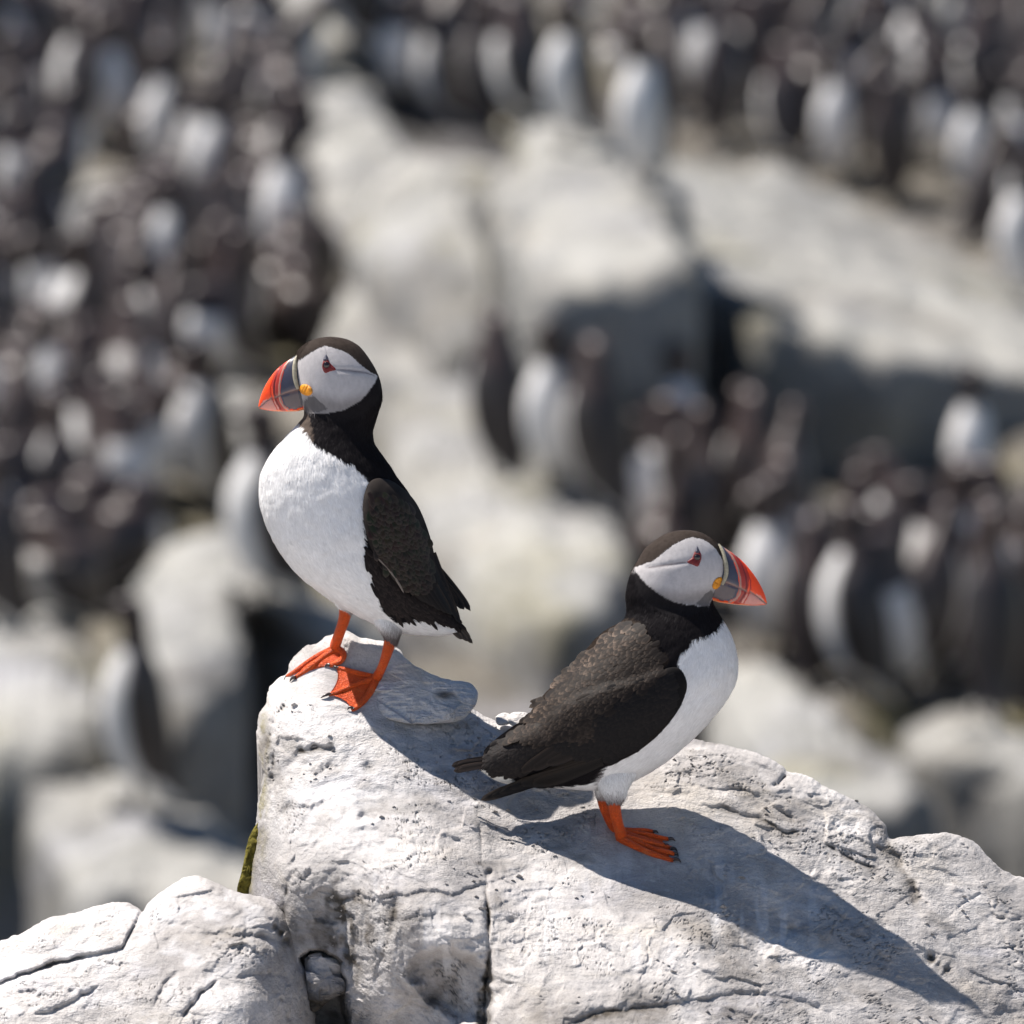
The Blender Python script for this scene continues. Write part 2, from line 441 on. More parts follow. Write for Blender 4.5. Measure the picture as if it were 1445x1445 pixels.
def relief_main(px, py, fine=True):
    px = np.asarray(px, float); py = np.asarray(py, float)
    w = rbf_main(px, py)
    for (x, y, r, d) in MAIN_DENTS:
        w = w - d * np.exp(-(((px - x) ** 2 + (py - y) ** 2) / (r * r)) ** 1.4)
    if px.ndim == 1 and len(px) > 10:
        j = np.c_[px, py, px * 0] / 18.0
        jx = px + 7 * fbm(j, 3, 301); jy = py + 7 * fbm(j + 9, 3, 302)
        for poly, dp, soft in HOLLOWS:
            d, _, _ = segdist(jx, jy, poly + [poly[0]]); ins = inpoly(jx, jy, poly)
            w = w - dp * np.where(ins, sstep(0, soft, d), 0)
    return w

def apply_cracks(px, py, cracks, seed):
    p3 = np.c_[px / 14.0, py / 14.0, np.zeros(len(px))]
    jx = px + 3.5 * fbm(p3, 3, seed); jy = py + 3.5 * fbm(p3 + 50, 3, seed + 9)
    out = np.zeros(len(px))
    for k, (pl, wd, dp, led) in enumerate(cracks):
        pl = [tuple(q) for q in pl]
        xs = [q[0] for q in pl]; ys = [q[1] for q in pl]
        m = (px > min(xs) - 70) & (px < max(xs) + 70) & (py > min(ys) - 70) & (py < max(ys) + 70)
        if not m.any(): continue
        d, s, t = segdist(jx[m], jy[m], pl)
        ends = np.clip(np.minimum(t, 1 - t) * 6 + 0.25, 0, 1)
        var = 0.65 + 0.5 * vnoise(np.c_[t * 9, t * 0 + k * 3.1, t * 0], seed)
        out[m] -= dp * ends * var * np.exp(-np.abs(d / wd) ** 1.3)
        if led:
            sd = d * s
            out[m] += led * np.where(sd > 0, 1, 0) * np.exp(-(d / 38.0)) * ends * np.clip(d / wd, 0, 1)
    return out

GRIDS = {}
def facets(x, y, seed, cell=(78.0, 46.0), tilt=0.13):
    """broken planes: each cell of a jittered lattice carries its own slight tilt"""
    rs = np.random.RandomState(seed + 77)
    T = rs.uniform(-1, 1, (64, 64, 5))
    u = (x * 0.92 + y * 0.30) / cell[0]; v = (y * 0.92 - x * 0.38) / cell[1]
    iu, iv = np.floor(u).astype(int), np.floor(v).astype(int)
    best = np.full(len(x), 1e9); out = np.zeros(len(x)); sec = np.full(len(x), 1e9); o2 = np.zeros(len(x))
    for a in (-1, 0, 1):
        for b in (-1, 0, 1):
            t = T[(iu + a) % 64, (iv + b) % 64]
            cu = iu + a + 0.5 + 0.48 * t[:, 0]; cv = iv + b + 0.5 + 0.48 * t[:, 1]
            du, dv = u - cu, v - cv; d = du * du + dv * dv
            val = tilt * (du * cell[0] * t[:, 2] + dv * cell[1] * t[:, 3]) + 2.5 * t[:, 4]
            m = d < best
            sec = np.where(m, best, np.minimum(sec, d)); o2 = np.where(m, out, np.where(d < sec + 1e-12, val, o2))
            out = np.where(m, val, out); best = np.where(m, d, best)
    k = sstep(0.0, 0.035, np.sqrt(sec) - np.sqrt(best))
    return out * (0.5 + 0.5 * k) + o2 * (0.5 - 0.5 * k) - 1.2 * (1 - k)
def fan_rock(name, outline, center, wfun, cracks, nth, nrho, back_w, mat, seed, round_r=26, round_d=30, amp=1.0, foot_masks=(), stain_shade_fun=None, n_out=None, back_drop=700):
    oc = curve(outline, 4000)
    seg = np.r_[0, np.cumsum(np.linalg.norm(np.diff(oc, axis=0), axis=1))]
    tq = np.linspace(0, seg[-1], nth)
    O = np.c_[np.interp(tq, seg, oc[:, 0]), np.interp(tq, seg, oc[:, 1])]
    nn = fbm(np.c_[O / 9.0, np.zeros(nth)], 4, seed + 3)[:, None]
    tan = np.gradient(O, axis=0); nor = np.c_[tan[:, 1], -tan[:, 0]]; nor /= np.linalg.norm(nor, axis=1)[:, None] + 1e-9
    O = O + nor * nn * 2.6 * amp
    cen = np.array(center, float)
    dirv = O - cen
    Rr = np.linalg.norm(dirv, axis=1)
    rho = np.linspace(0, 1, nrho) ** 0.75
    px = cen[0] + dirv[:, None, 0] * rho; py = cen[1] + dirv[:, None, 1] * rho
    e = (1 - rho)[None, :] * Rr[:, None]
    fx, fy = px.ravel(), py.ravel()
    w = wfun(fx, fy)
    q = np.clip(1 - e.ravel() / round_r, 0, 1)
    w = w - round_d * (1 - np.sqrt(np.clip(1 - q * q, 0, 1)))
    cr = apply_cracks(fx, fy, cracks, seed)
    base = np.c_[fx, fy, w]
    # broken, layered relief: dipping beds + lumps + grain (pixels)
    u = np.c_[fx, fy * 1.1, w] / 100.0
    mask = np.ones(len(fx))
    for (x, y, r) in foot_masks:
        mask *= 1 - 0.9 * np.exp(-(((fx - x) ** 2 + (fy - y) ** 2) / r ** 2) ** 2)
    warp = fbm(u * 1.3, 3, seed + 1)
    lump = fbm(u * 1.9 + warp[:, None] * 0.5, 4, seed + 2)
    bed = u[:, 1] * 5.5 + u[:, 0] * 0.9 - u[:, 2] * 0.6 + warp * 2.4
    bf = bed - np.floor(bed)
    bed_h = (sstep(0.0, 0.85, bf) - sstep(0.86, 1.0, bf)) * (0.5 + 0.5 * vnoise(np.c_[np.floor(bed) * 3.7, u[:, 0] * 1.5, u[:, 2]], seed + 5))
    rid = fbm(u * np.array([3.5, 6.5, 5.0]) + warp[:, None], 4, seed + 6, ridged=True)
    gr = fbm(u * 15.0, 4, seed + 7, gain=0.6)
    facet = facets(fx + 8 * warp * 4, fy + 9 * lump, seed)
    chip = np.abs(fbm(u * np.array([6.0, 9.0, 8.0]), 3, seed + 8))
    rough = sstep(-0.25, 0.45, fbm(u * 1.1 + 31, 3, seed + 21))
    disp = amp * (10.0 * lump + facet * (0.35 + 0.65 * rough) + 2.2 * bed_h * rough + (0.4 + 1.3 * rough) * rid + (0.9 + 1.3 * rough) * gr - 4.5 * np.exp(-(chip / 0.035) ** 2) * sstep(0.0, 0.35, lump + 0.25 * warp))
    edge = sstep(0, 12, e.ravel())
    w2 = w + disp * mask * (0.25 + 0.75 * edge) + cr
    grid = P(fx, fy, w2).reshape(nth, nrho, 3)
    # the hidden back falls away to the ground
    nb = 26
    tb = np.linspace(0, 1, nb + 1)[1:]
    we = w2.reshape(nth, nrho)[:, -1]
    bx = O[:, None, 0] + (dirv[:, None, 0] / Rr[:, None]) * (12 * np.sin(np.minimum(tb * 3, 1) * math.pi / 2) * 0 - 18 * tb)[None, :]
    by = O[:, None, 1] + (dirv[:, None, 1] / Rr[:, None]) * (-18 * tb)[None, :] + back_drop * tb[None, :] ** 1.6
    bw = we[:, None] - back_w * tb[None, :] ** 0.7
    nbz = fbm(np.c_[bx.ravel() / 60, by.ravel() / 60, bw.ravel() / 60], 3, seed + 11).reshape(bx.shape) * 14 * np.minimum(tb * 3, 1)[None, :]
    back = P(bx, by, bw - nbz * 0 + nbz)
    V = np.concatenate([grid, back], 1)
    nv = V.shape[1]
    F = gridfaces(nth, nv)
    ob = mesh(name, V.reshape(-1, 3), F, mat)
    GRIDS[name] = np.c_[fx, fy, w2][::2]
    st = np.zeros((nth, nv, 3)); 
    if stain_shade_fun is not None:
        s = stain_shade_fun(fx, fy, w2, cr, disp).reshape(nth, nrho, 3); st[:, :nrho] = s; st[:, nrho:] = s[:, -1:, :]
    a = ob.data.color_attributes.new('stain_shade', 'FLOAT_COLOR', 'POINT')
    c4 = np.ones((nth * nv, 4), np.float32); c4[:, :3] = st.reshape(-1, 3)
    a.data.foreach_set('color', c4.ravel())
    return ob

def blob(x, y, cx, cy, rx, ry, p=1.3):
    return np.exp(-(((x - cx) / rx) ** 2 + ((y - cy) / ry) ** 2) ** p)

def stain_shade_main(x, y, w, cr, disp):
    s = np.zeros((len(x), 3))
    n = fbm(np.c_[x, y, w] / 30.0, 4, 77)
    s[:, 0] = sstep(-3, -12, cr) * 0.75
    s[:, 0] += 1.0 * blob(x, y, 478, 1345, 62, 125) * sstep(-0.3, 0.4, n)  # brown stain deepened to carry the shade of the steep left face
    s[:, 0] += 0.65 * blob(x, y, 628, 1395, 58, 55) * sstep(-0.5, 0.3, n)  # shade under the overhang painted into the hollow
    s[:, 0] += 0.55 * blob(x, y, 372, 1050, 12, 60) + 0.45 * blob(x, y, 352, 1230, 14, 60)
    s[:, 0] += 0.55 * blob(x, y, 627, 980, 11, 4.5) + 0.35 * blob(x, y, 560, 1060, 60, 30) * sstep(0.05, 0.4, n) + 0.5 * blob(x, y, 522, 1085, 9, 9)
    s[:, 0] += 0.30 * blob(x, y, 1120, 1290, 50, 30) * sstep(0.0, 0.35, n) + 0.2 * blob(x, y, 850, 1215, 120, 30) * sstep(0.0, 0.35, n)
    s[:, 1] = 0.75 * blob(x, y, 470, 1110, 90, 110) * sstep(-0.35, 0.35, n + 0.1) + 0.5 * blob(x, y, 700, 1080, 150, 60) * sstep(-0.2, 0.3, n) + 0.45 * blob(x, y, 1190, 1150, 60, 40) * sstep(-0.2, 0.3, -n)
    streak = fbm(np.c_[x / 14.0, y / 120.0, w / 200.0], 3, 5)
    s[:, 1] += 0.6 * blob(x, y, 960, 1300, 260, 90) * sstep(0.1, 0.5, streak) + 0.5 * blob(x, y, 580, 1330, 90, 120) * sstep(0.05, 0.5, streak)
    s[:, 2] = 0.95 * sstep(362, 350, x) * blob(x, y, 345, 1215, 20, 60) + 0.7 * sstep(385, 368, x) * sstep(-0.15, 0.2, n) * blob(x, y, 368, 1090, 25, 120)
    s[:, 0] += 0.30 * sstep(0.12, 0.42, fbm(np.c_[x, y * 1.6, w] / 70.0, 4, 88))
    s[:, 0] += 0.35 * blob(x, y, 850, 1440, 230, 40) * sstep(-0.3, 0.3, n)
    return np.clip(s, 0, 1)

FEET = [(500, 975, 60), (440, 945, 50), (905, 1190, 75)]
outcrop = fan_rock('limestone_outcrop', MAIN_OUT, (790, 1640), relief_main, MAIN_CRACKS, 1500, 330, 500, M_ROCK, 11, foot_masks=FEET, stain_shade_fun=stain_shade_main)
outcrop_grid = GRIDS['limestone_outcrop']
tag(outcrop, 'big pale limestone outcrop that both puffins stand on', 'rock')

LEFT_OUT = [(-160, 1640), (-120, 1420), (-60, 1350), (0, 1327), (35, 1314), (66, 1297), (104, 1288), (138, 1278), (173, 1273), (188, 1276), (197, 1284), (201, 1287), (206, 1279), (214, 1269), (242, 1249), (263, 1237), (287, 1238), (311, 1248), (335, 1258), (363, 1264),
            (391, 1273), (407, 1286), (414, 1303), (418, 1342), (427, 1360), (438, 1394), (446, 1445), (452, 1640)]
LEFT_W = [(0, 1335, 150), (100, 1300, 150), (190, 1285, 150), (263, 1245, 150), (340, 1268, 165), (405, 1295, 150), (425, 1370, 160), (440, 1445, 170), (0, 1440, 270), (100, 1380, 240), (150, 1440, 300), (200, 1340, 230), (280, 1300, 220), (280, 1380, 300),
          (360, 1330, 240), (380, 1420, 290), (300, 1480, 380), (100, 1560, 380), (440, 1600, 250), (-100, 1500, 230)]
rbf_left = rbf_fit(LEFT_W)
LEFT_CRACKS = [
    ([(200, 1284), (190, 1305), (178, 1325), (172, 1338), (150, 1345), (110, 1352), (60, 1366), (0, 1387), (-60, 1400)], 3.2, 16, 8),
    ([(275, 1316), (310, 1314), (340, 1320), (370, 1320), (398, 1328)], 3.2, 9, -6),
    ([(378, 1300), (392, 1310), (405, 1330), (412, 1345)], 6, 14, 0),
    ([(305, 1384), (285, 1402), (270, 1418), (255, 1440)], 3.2, 10, 5),
    ([(250, 1370), (230, 1395), (215, 1425)], 4, 9, 0),
    ([(140, 1392), (120, 1402), (90, 1420), (50, 1432)], 3.5, 8, 5),
    ([(130, 1350), (160, 1362), (185, 1360)], 3, 6, 0),
    ([(300, 1270), (318, 1268)], 4, 6, 0), ([(235, 1300), (270, 1304), (285, 1310)], 2.5, 4, -4),
    ([(330, 1378), (380, 1370), (420, 1380)], 3, 5, -5), ([(385, 1395), (400, 1420), (410, 1450)], 4, 8, 0), ([(20, 1400), (60, 1392), (110, 1396)], 2.5, 4, -4),
]
def stain_left(x, y, w, cr, disp):
    s = np.zeros((len(x), 3)); n = fbm(np.c_[x, y, w] / 30.0, 4, 99)
    s[:, 0] = sstep(-3, -12, cr) * 0.6 + 0.6 * blob(x, y, 405, 1320, 15, 30)
    s[:, 1] = 0.45 * sstep(-0.1, 0.4, n)
    return np.clip(s, 0, 1)
left = fan_rock('limestone_boulder', LEFT_OUT, (190, 1700), lambda x, y: rbf_left(x, y), LEFT_CRACKS, 620, 210, 330, M_ROCK, 41, amp=0.85, stain_shade_fun=stain_left)
tag(left, 'pale rounded limestone boulder at the foot of the outcrop, cleft in two lobes', 'rock')

# slab of rock lying behind the standing puffin's feet, and two crumbs of stone
def loose_stone(name, outline, wc, thick, seed, label, nth=220, nrho=60, amp=0.5, tilt=0.9, stain_shade_fun=None, mat=None, fs=1.3):
    cx = sum(p[0] for p in outline) / len(outline); cy = sum(p[1] for p in outline) / len(outline)
    pts = outline + [outline[0]]
    oc = curve(pts, 1000)
    seg = np.r_[0, np.cumsum(np.linalg.norm(np.diff(oc, axis=0), axis=1))]
    tq = np.linspace(0, seg[-1], nth, endpoint=False)
    O = np.c_[np.interp(tq, seg, oc[:, 0]), np.interp(tq, seg, oc[:, 1])]
    O += 1.2 * amp * np.c_[fbm(np.c_[O / 8, O[:, :1] * 0], 3, seed), fbm(np.c_[O / 8 + 9, O[:, :1] * 0], 3, seed)]
    ph = np.linspace(-math.pi / 2, math.pi / 2, nrho)
    c = np.sign(np.cos(ph)) * np.abs(np.cos(ph)) ** 0.5; s = np.sin(ph)
    px = cx + (O[:, None, 0] - cx) * c[None]; py = cy + (O[:, None, 1] - cy) * c[None]
    w = wc + (py - cy) * tilt + thick * s[None] + 0 * px
    u = np.c_[px.ravel(), py.ravel(), w.ravel()] / 100
    d = amp * (9 * fbm(u * 3, 4, seed + 1) + 3.5 * fbm(u * 12, 4, seed + 2) + 4.5 * fbm(u * np.array([5., 12., 8.]), 3, seed + 3, ridged=True)).reshape(px.shape)
    if amp > 0.6: d = d + facets(px.ravel() * fs, py.ravel() * fs, seed, tilt=0.16 * fs).reshape(px.shape) * c[None]
    V = P(px, py, w + d)
    ob = mesh(name, V.reshape(-1, 3), gridfaces(nth, nrho, wrapu=True), mat or M_ROCK)
    st = np.zeros((nth * nrho, 3))
    if stain_shade_fun is not None: st = stain_shade_fun(px.ravel(), py.ravel())
    a = ob.data.color_attributes.new('stain_shade', 'FLOAT_COLOR', 'POINT'); c4 = np.ones((nth * nrho, 4), np.float32); c4[:, :3] = st
    a.data.foreach_set('color', c4.ravel())
    return tag(ob, label, 'stone')
loose_stone('rock_slab', [(548, 915), (566, 924), (584, 938), (614, 953), (639, 960), (661, 963), (673, 974), (674, 985), (668, 1000), (650, 1016), (620, 1021), (590, 1022), (560, 1018), (535, 1005), (530, 960)], -8, 17, 71,
            'flat grey slab of stone behind the feet of the puffin facing the cliff side', nth=420, nrho=120, amp=0.8, tilt=0.8,
            stain_shade_fun=lambda x, y: np.c_[0.85 * blob(x, y, 627, 981, 14, 6), 0.25 + 0 * x, 0 * x])
loose_stone('stone_chip', [(699, 1012), (706, 1007), (716, 1006), (724, 1013), (718, 1022), (702, 1022)], -38, 9, 72, 'small stone chip on the rock ridge, the one farther from the folded wing tip', 90, 30, 0.5)
loose_stone('stone_chip', [(716, 1012), (722, 1006), (738, 1005), (750, 1010), (748, 1022), (722, 1024)], -30, 9, 73, 'small pale stone chip on the rock ridge touching the puffin back outline', 90, 30, 0.5)

wedge = loose_stone('wedged_stone', [(430, 1352), (440, 1346), (454, 1344), (470, 1348), (482, 1353), (486, 1374), (489, 1398), (472, 1408), (456, 1420), (444, 1428), (434, 1420), (430, 1385)], 138, 22, 61,
            'small grey angular stone wedged in the dark gap beside the cleft boulder', 220, 80, 0.62, tilt=0.25, fs=2.4, stain_shade_fun=lambda x, y: np.c_[np.clip(0.35 + (y - 1385) / 50, 0, 0.9), 0.3 * sstep(1400, 1360, y), y * 0])  # shade of the gap painted on, darker toward the stone's foot

M_MOSS = plain('lichen_moss', (0.17, 0.145, 0.03), 0.95, 0.1, 1.0, 500, 0.6)
moss = loose_stone('moss', [(364, 1160), (354, 1176), (346, 1204), (339, 1236), (336, 1262), (350, 1268), (362, 1236), (368, 1195)], 12, 10, 74, 'olive lichen', 160, 50, 0.62, tilt=0.2, mat=M_MOSS)
del moss['category']; tag(moss, 'olive green lichen clinging to the shaded edge of the outcrop', kind='stuff')

def grit():
    g = GRIDS['limestone_outcrop']; rs = np.random.RandomState(91)
    vis = g[(g[:, 1] < 1440) & (g[:, 0] > 380) & (g[:, 0] < 1440)]
    n = fbm(np.c_[vis[:, 0] / 60, vis[:, 1] / 40, vis[:, 0] * 0], 3, 92)
    vis = vis[n > 0.12]; pick = vis[rs.choice(len(vis), 230, replace=False)]
    pick = pick[(np.hypot(pick[:, 0] - 500, pick[:, 1] - 970) > 55) & (np.hypot(pick[:, 0] - 905, pick[:, 1] - 1190) > 60)]
    V, F = [], []
    base = [(0, 0, 1), (0.94, 0, 0.1), (0.3, 0.9, 0), (-0.76, 0.55, 0.1), (-0.76, -0.55, 0), (0.3, -0.9, 0.1), (0.6, 0.5, 0.7), (-0.5, 0.2, 0.8)]
    fc = [(0, 6, 7), (6, 1, 2), (6, 2, 7), (7, 2, 3), (7, 3, 4), (0, 7, 4), (0, 4, 5), (0, 5, 1), (0, 1, 6)]
    for p in pick:
        r = rs.uniform(1.0, 3.2) if rs.rand() < 0.85 else rs.uniform(3, 5); a0 = rs.uniform(0, 6.28); o = len(V)
        for (x, y, z) in base:
            x, y, z = (q * rs.uniform(0.7, 1.25) for q in (x, y, z))
            V.append((p[0] + r * (x * math.cos(a0) - y * math.sin(a0)) * 1.3, p[1] - r * z * 0.8 - r * (x * math.sin(a0) + y * math.cos(a0)) * 0.5, p[2] + r * (x * math.sin(a0) + y * math.cos(a0)) * 0.7 + r * z * 0.6))
        F += [tuple(i + o for i in f) for f in fc]
    V = np.array(V)
    ob = mesh('rock_grit', P(V[:, 0], V[:, 1], V[:, 2]), F, M_ROCK, smooth=False)
    ob.data.color_attributes.new('stain_shade', 'FLOAT_COLOR', 'POINT').data.foreach_set('color', np.tile(np.array([0.25, 0, 0, 1], np.float32), len(V)))
    tag(ob, 'loose crumbs of limestone strewn on the outcrop', kind='stuff')
grit()

# unseen pale rock shelf added below the frame to bounce sunlight onto the birds
def bounce_terrace():
    xs = np.linspace(-9, 9, 150); ys = np.r_[np.linspace(-8, 6.8, 70), np.linspace(6.85, 9.3, 80)]
    X, Y = np.meshgrid(xs, ys, indexing='ij'); x, y = X.ravel(), Y.ravel()
    p = np.c_[x, y, x * 0]
    z = 3.72 + np.clip(7.5 - y, 0, 6) * 0.10 + 0.10 * fbm(p / 1.3, 3, 401) * sstep(8.6, 6.5, y) + 0.04 * fbm(p / 0.3, 4, 402) - 0.9 * np.maximum(np.abs(x) - 6.5, 0) ** 2 - 2.6 * sstep(9.0, 9.3, y) - 1.2 * np.maximum(-5 - y, 0) ** 2
    m = sstep(1.5, 0.8, np.abs(x - 0.1)) * sstep(6.9, 7.9, y) * sstep(8.95, 8.75, y)
    z = z * (1 - m) + (3.895 + 0.012 * fbm(p / 0.2, 4, 403)) * m
    o = mesh('rock_bounce_terrace', np.c_[x, y, z], gridfaces(150, 150), M_ROCK)
    o.data.color_attributes.new('stain_shade', 'FLOAT_COLOR', 'POINT').data.foreach_set('color', np.tile(np.array([0, 0.3, 0, 1], np.float32), 22500))
    tag(o, 'pale rock shelf added out of view below the outcrop to bounce sunlight', kind='structure')
bounce_terrace()

# ================================================================== PUFFINS
OW = outcrop_grid           # (px, py, w) of the outcrop's visible skin
def rock_w(px, py):
    d = (OW[:, 0] - px) ** 2 + (OW[:, 1] - py) ** 2
    return float(OW[np.argmin(d), 2])

class Body:
    """front depth of a lofted body as a picture-plane height field"""
    def __init__(s, X, Y, W, x0, y0, x1, y1):
        s.x0, s.y0, s.st = x0, y0, 2.0
        nx, ny = int((x1 - x0) / 2) + 1, int((y1 - y0) / 2) + 1
        g = np.full((nx, ny), -1e9)
        ix = np.clip(((X.ravel() - x0) / 2).round().astype(int), 0, nx - 1); iy = np.clip(((Y.ravel() - y0) / 2).round().astype(int), 0, ny - 1)
        np.maximum.at(g, (ix, iy), W.ravel())
        for it in range(30):
            hole = g < -1e8
            if not hole.any(): break
            a = np.pad(g, 1, mode='edge'); best = np.full_like(g, -1e9)
            for dx in (0, 1, 2):
                for dy in (0, 1, 2): best = np.maximum(best, a[dx:dx + nx, dy:dy + ny])
            g = np.where(hole & (best > -1e8), best - (0.0 if it < 1 else 1.5), g)
        g[g < -1e8] = g[g > -1e8].min()
        for it in range(4):
            a = np.pad(g, 1, mode='edge'); g = sum(a[dx:dx + nx, dy:dy + ny] for dx in (0, 1, 2) for dy in (0, 1, 2)) / 9
        s.g = g; s.nx, s.ny = nx, ny
    def __call__(s, x, y):
        fx = np.clip((np.asarray(x, float) - s.x0) / 2, 0, s.nx - 1.001); fy = np.clip((np.asarray(y, float) - s.y0) / 2, 0, s.ny - 1.001)
        i, j = fx.astype(int), fy.astype(int); u, v = fx - i, fy - j
        g = s.g
        return g[i, j] * (1 - u) * (1 - v) + g[i + 1, j] * u * (1 - v) + g[i, j + 1] * (1 - u) * v + g[i + 1, j + 1] * u * v

BLACK = (0.012, 0.0105, 0.0115); CAP = (0.040, 0.030, 0.025); FACE = (0.62, 0.595, 0.60); WHITE = (0.80, 0.785, 0.775); CHIN = (0.13, 0.12, 0.12); FACE = (0.47, 0.445, 0.445); CHEEK = (0.26, 0.24, 0.235)

def tufts(name, V3, F, col, flow, parent, n, length, width, seed, lift=0.10, jit=0.25, vary=0.10, skip=None, mat=None, out=None):
    """thousands of small feather barbs lying on the skin, one mesh"""
    rs = np.random.RandomState(seed)
    a, b, c, d = (V3[F[:, k]] for k in range(4))
    nrm = np.cross(c - a, d - b); ar = np.linalg.norm(nrm, axis=1)
    pk = rs.choice(len(F), n, p=ar / ar.sum())
    u, v = rs.rand(n, 1), rs.rand(n, 1)
    pos = (a[pk] * (1 - u) + b[pk] * u) * (1 - v) + (d[pk] * (1 - u) + c[pk] * u) * v
    nn = nrm[pk] / (ar[pk][:, None] + 1e-12)
    if out is not None: nn *= np.sign((nn * out[F[pk, 0]]).sum(1))[:, None]
    cl = ((col[F[pk, 0]] * (1 - u) + col[F[pk, 1]] * u) * (1 - v) + (col[F[pk, 3]] * (1 - u) + col[F[pk, 2]] * u) * v)
    fl = flow[F[pk, 0]]
    keep = np.ones(n, bool)
    if skip is not None: keep = ~skip[F[pk, 0]]
    pos, nn, cl, fl = pos[keep], nn[keep], cl[keep], fl[keep]; n = len(pos)
    fl = fl + rs.randn(n, 3) * jit
    fl -= nn * (fl * nn).sum(1)[:, None]; fl /= np.linalg.norm(fl, axis=1)[:, None] + 1e-9
    sd = np.cross(nn, fl)
    L = (length * (0.6 + 0.8 * rs.rand(n, 1))); Wd = width * (0.6 + 0.8 * rs.rand(n, 1))
    lf = lift * (0.3 + 1.2 * rs.rand(n, 1))
    p0 = pos - nn * 0.0002
    rows = []
    for t, wf in ((0.0, 0.7), (0.5, 1.0), (1.0, 0.12)):
        cpt = p0 + fl * L * t + nn * (L * lf * t * (1.3 - 0.6 * t) + 0.00035)
        rows += [cpt - sd * Wd * wf, cpt + sd * Wd * wf]
    Vt = np.stack(rows, 1).reshape(-1, 3)
    base = np.arange(n)[:, None] * 6
    Ft = np.concatenate([base + np.array([[0, 2, 3, 1]]), base + np.array([[2, 4, 5, 3]])])
    cc = cl * (1 + vary * rs.randn(n, 1))
    cc = np.repeat(np.clip(cc, 0.003, 0.9), 6, axis=0)
    o = mesh(name, Vt, Ft, mat or M_TUFT, parent, col=cc)
    # soft shading: every barb takes the skin's own normal
    nl = np.repeat(nn, 6, axis=0) + 0.08 * np.repeat(fl, 6, axis=0)
    nl /= np.linalg.norm(nl, axis=1)[:, None]
    o.data.normals_split_custom_set_from_vertices(nl.tolist())
    return tag(o, kind='stuff')

def blade_rows(bx, by, tx, ty, wd, bend=0.0, nt=9, tipsharp=0.5):
    """picture-plane grid (nt x 5) of one feather from base to tip"""
    t = np.linspace(0, 1, nt); dx, dy = tx - bx, ty - by; L = math.hypot(dx, dy); nx_, ny_ = -dy / L, dx / L
    prof = np.where(t < tipsharp, 0.62 + 0.38 * np.sin(t / tipsharp * math.pi / 2), np.sqrt(np.clip(1 - ((t - tipsharp) / (1.0001 - tipsharp)) ** 2, 0, 1)))
    s = np.array([-1, -0.5, 0, 0.5, 1.0])
    off = bend * 4 * t * (1 - t)
    X = bx + dx * t[:, None] + nx_ * (prof[:, None] * wd * s[None] + off[:, None]); Y = by + dy * t[:, None] + ny_ * (prof[:, None] * wd * s[None] + off[:, None])
    return X, Y, t, s

def feather(name, base, tip, wd, wfun, parent, color, edge=None, bend=0, lift0=1.0, lift1=2.5, ts=0.7, nt=18, thick=1.0):
    X, Y, t, s = blade_rows(*base, *tip, wd, bend, nt, ts)
    w = (wfun(X, Y) if callable(wfun) else X * 0 + wfun) + (lift0 + (lift1 - lift0) * t)[:, None] + thick * (1 - s[None] ** 2)
    top = P(X, Y, w); bot = P(X, Y, w - 1.2)
    V = np.concatenate([top.reshape(-1, 3), bot.reshape(-1, 3)]); m = nt * 5
    g = gridfaces(nt, 5); F = [tuple(q) for q in g] + [tuple(q[::-1] + m) for q in g]
    rim = [i * 5 for i in range(nt)] + [(nt - 1) * 5 + k for k in range(1, 5)] + [i * 5 + 4 for i in range(nt - 2, -1, -1)] + [3, 2, 1]
    for i in range(len(rim)):
        p, q = rim[i], rim[(i + 1) % len(rim)]; F.append((p, q, q + m, p + m))
    c0 = np.array(color); c1 = np.array(edge if edge is not None else color)
    f = (np.abs(s)[None] ** 3 * 0.8 + 0 * t[:, None]); f = np.maximum(f, sstep(0.93, 1.0, t)[:, None] * 0.7)
    rach = (np.abs(s)[None] < 0.1) * 0.5
    cc = c0 * (1 - f[..., None]) + c1 * f[..., None]; cc = cc * (1 - 0.4 * rach[..., None])
    cc = cc.reshape(-1, 3)
    return mesh(name, V, F, M_FEATHER, parent, col=np.concatenate([cc, cc]))

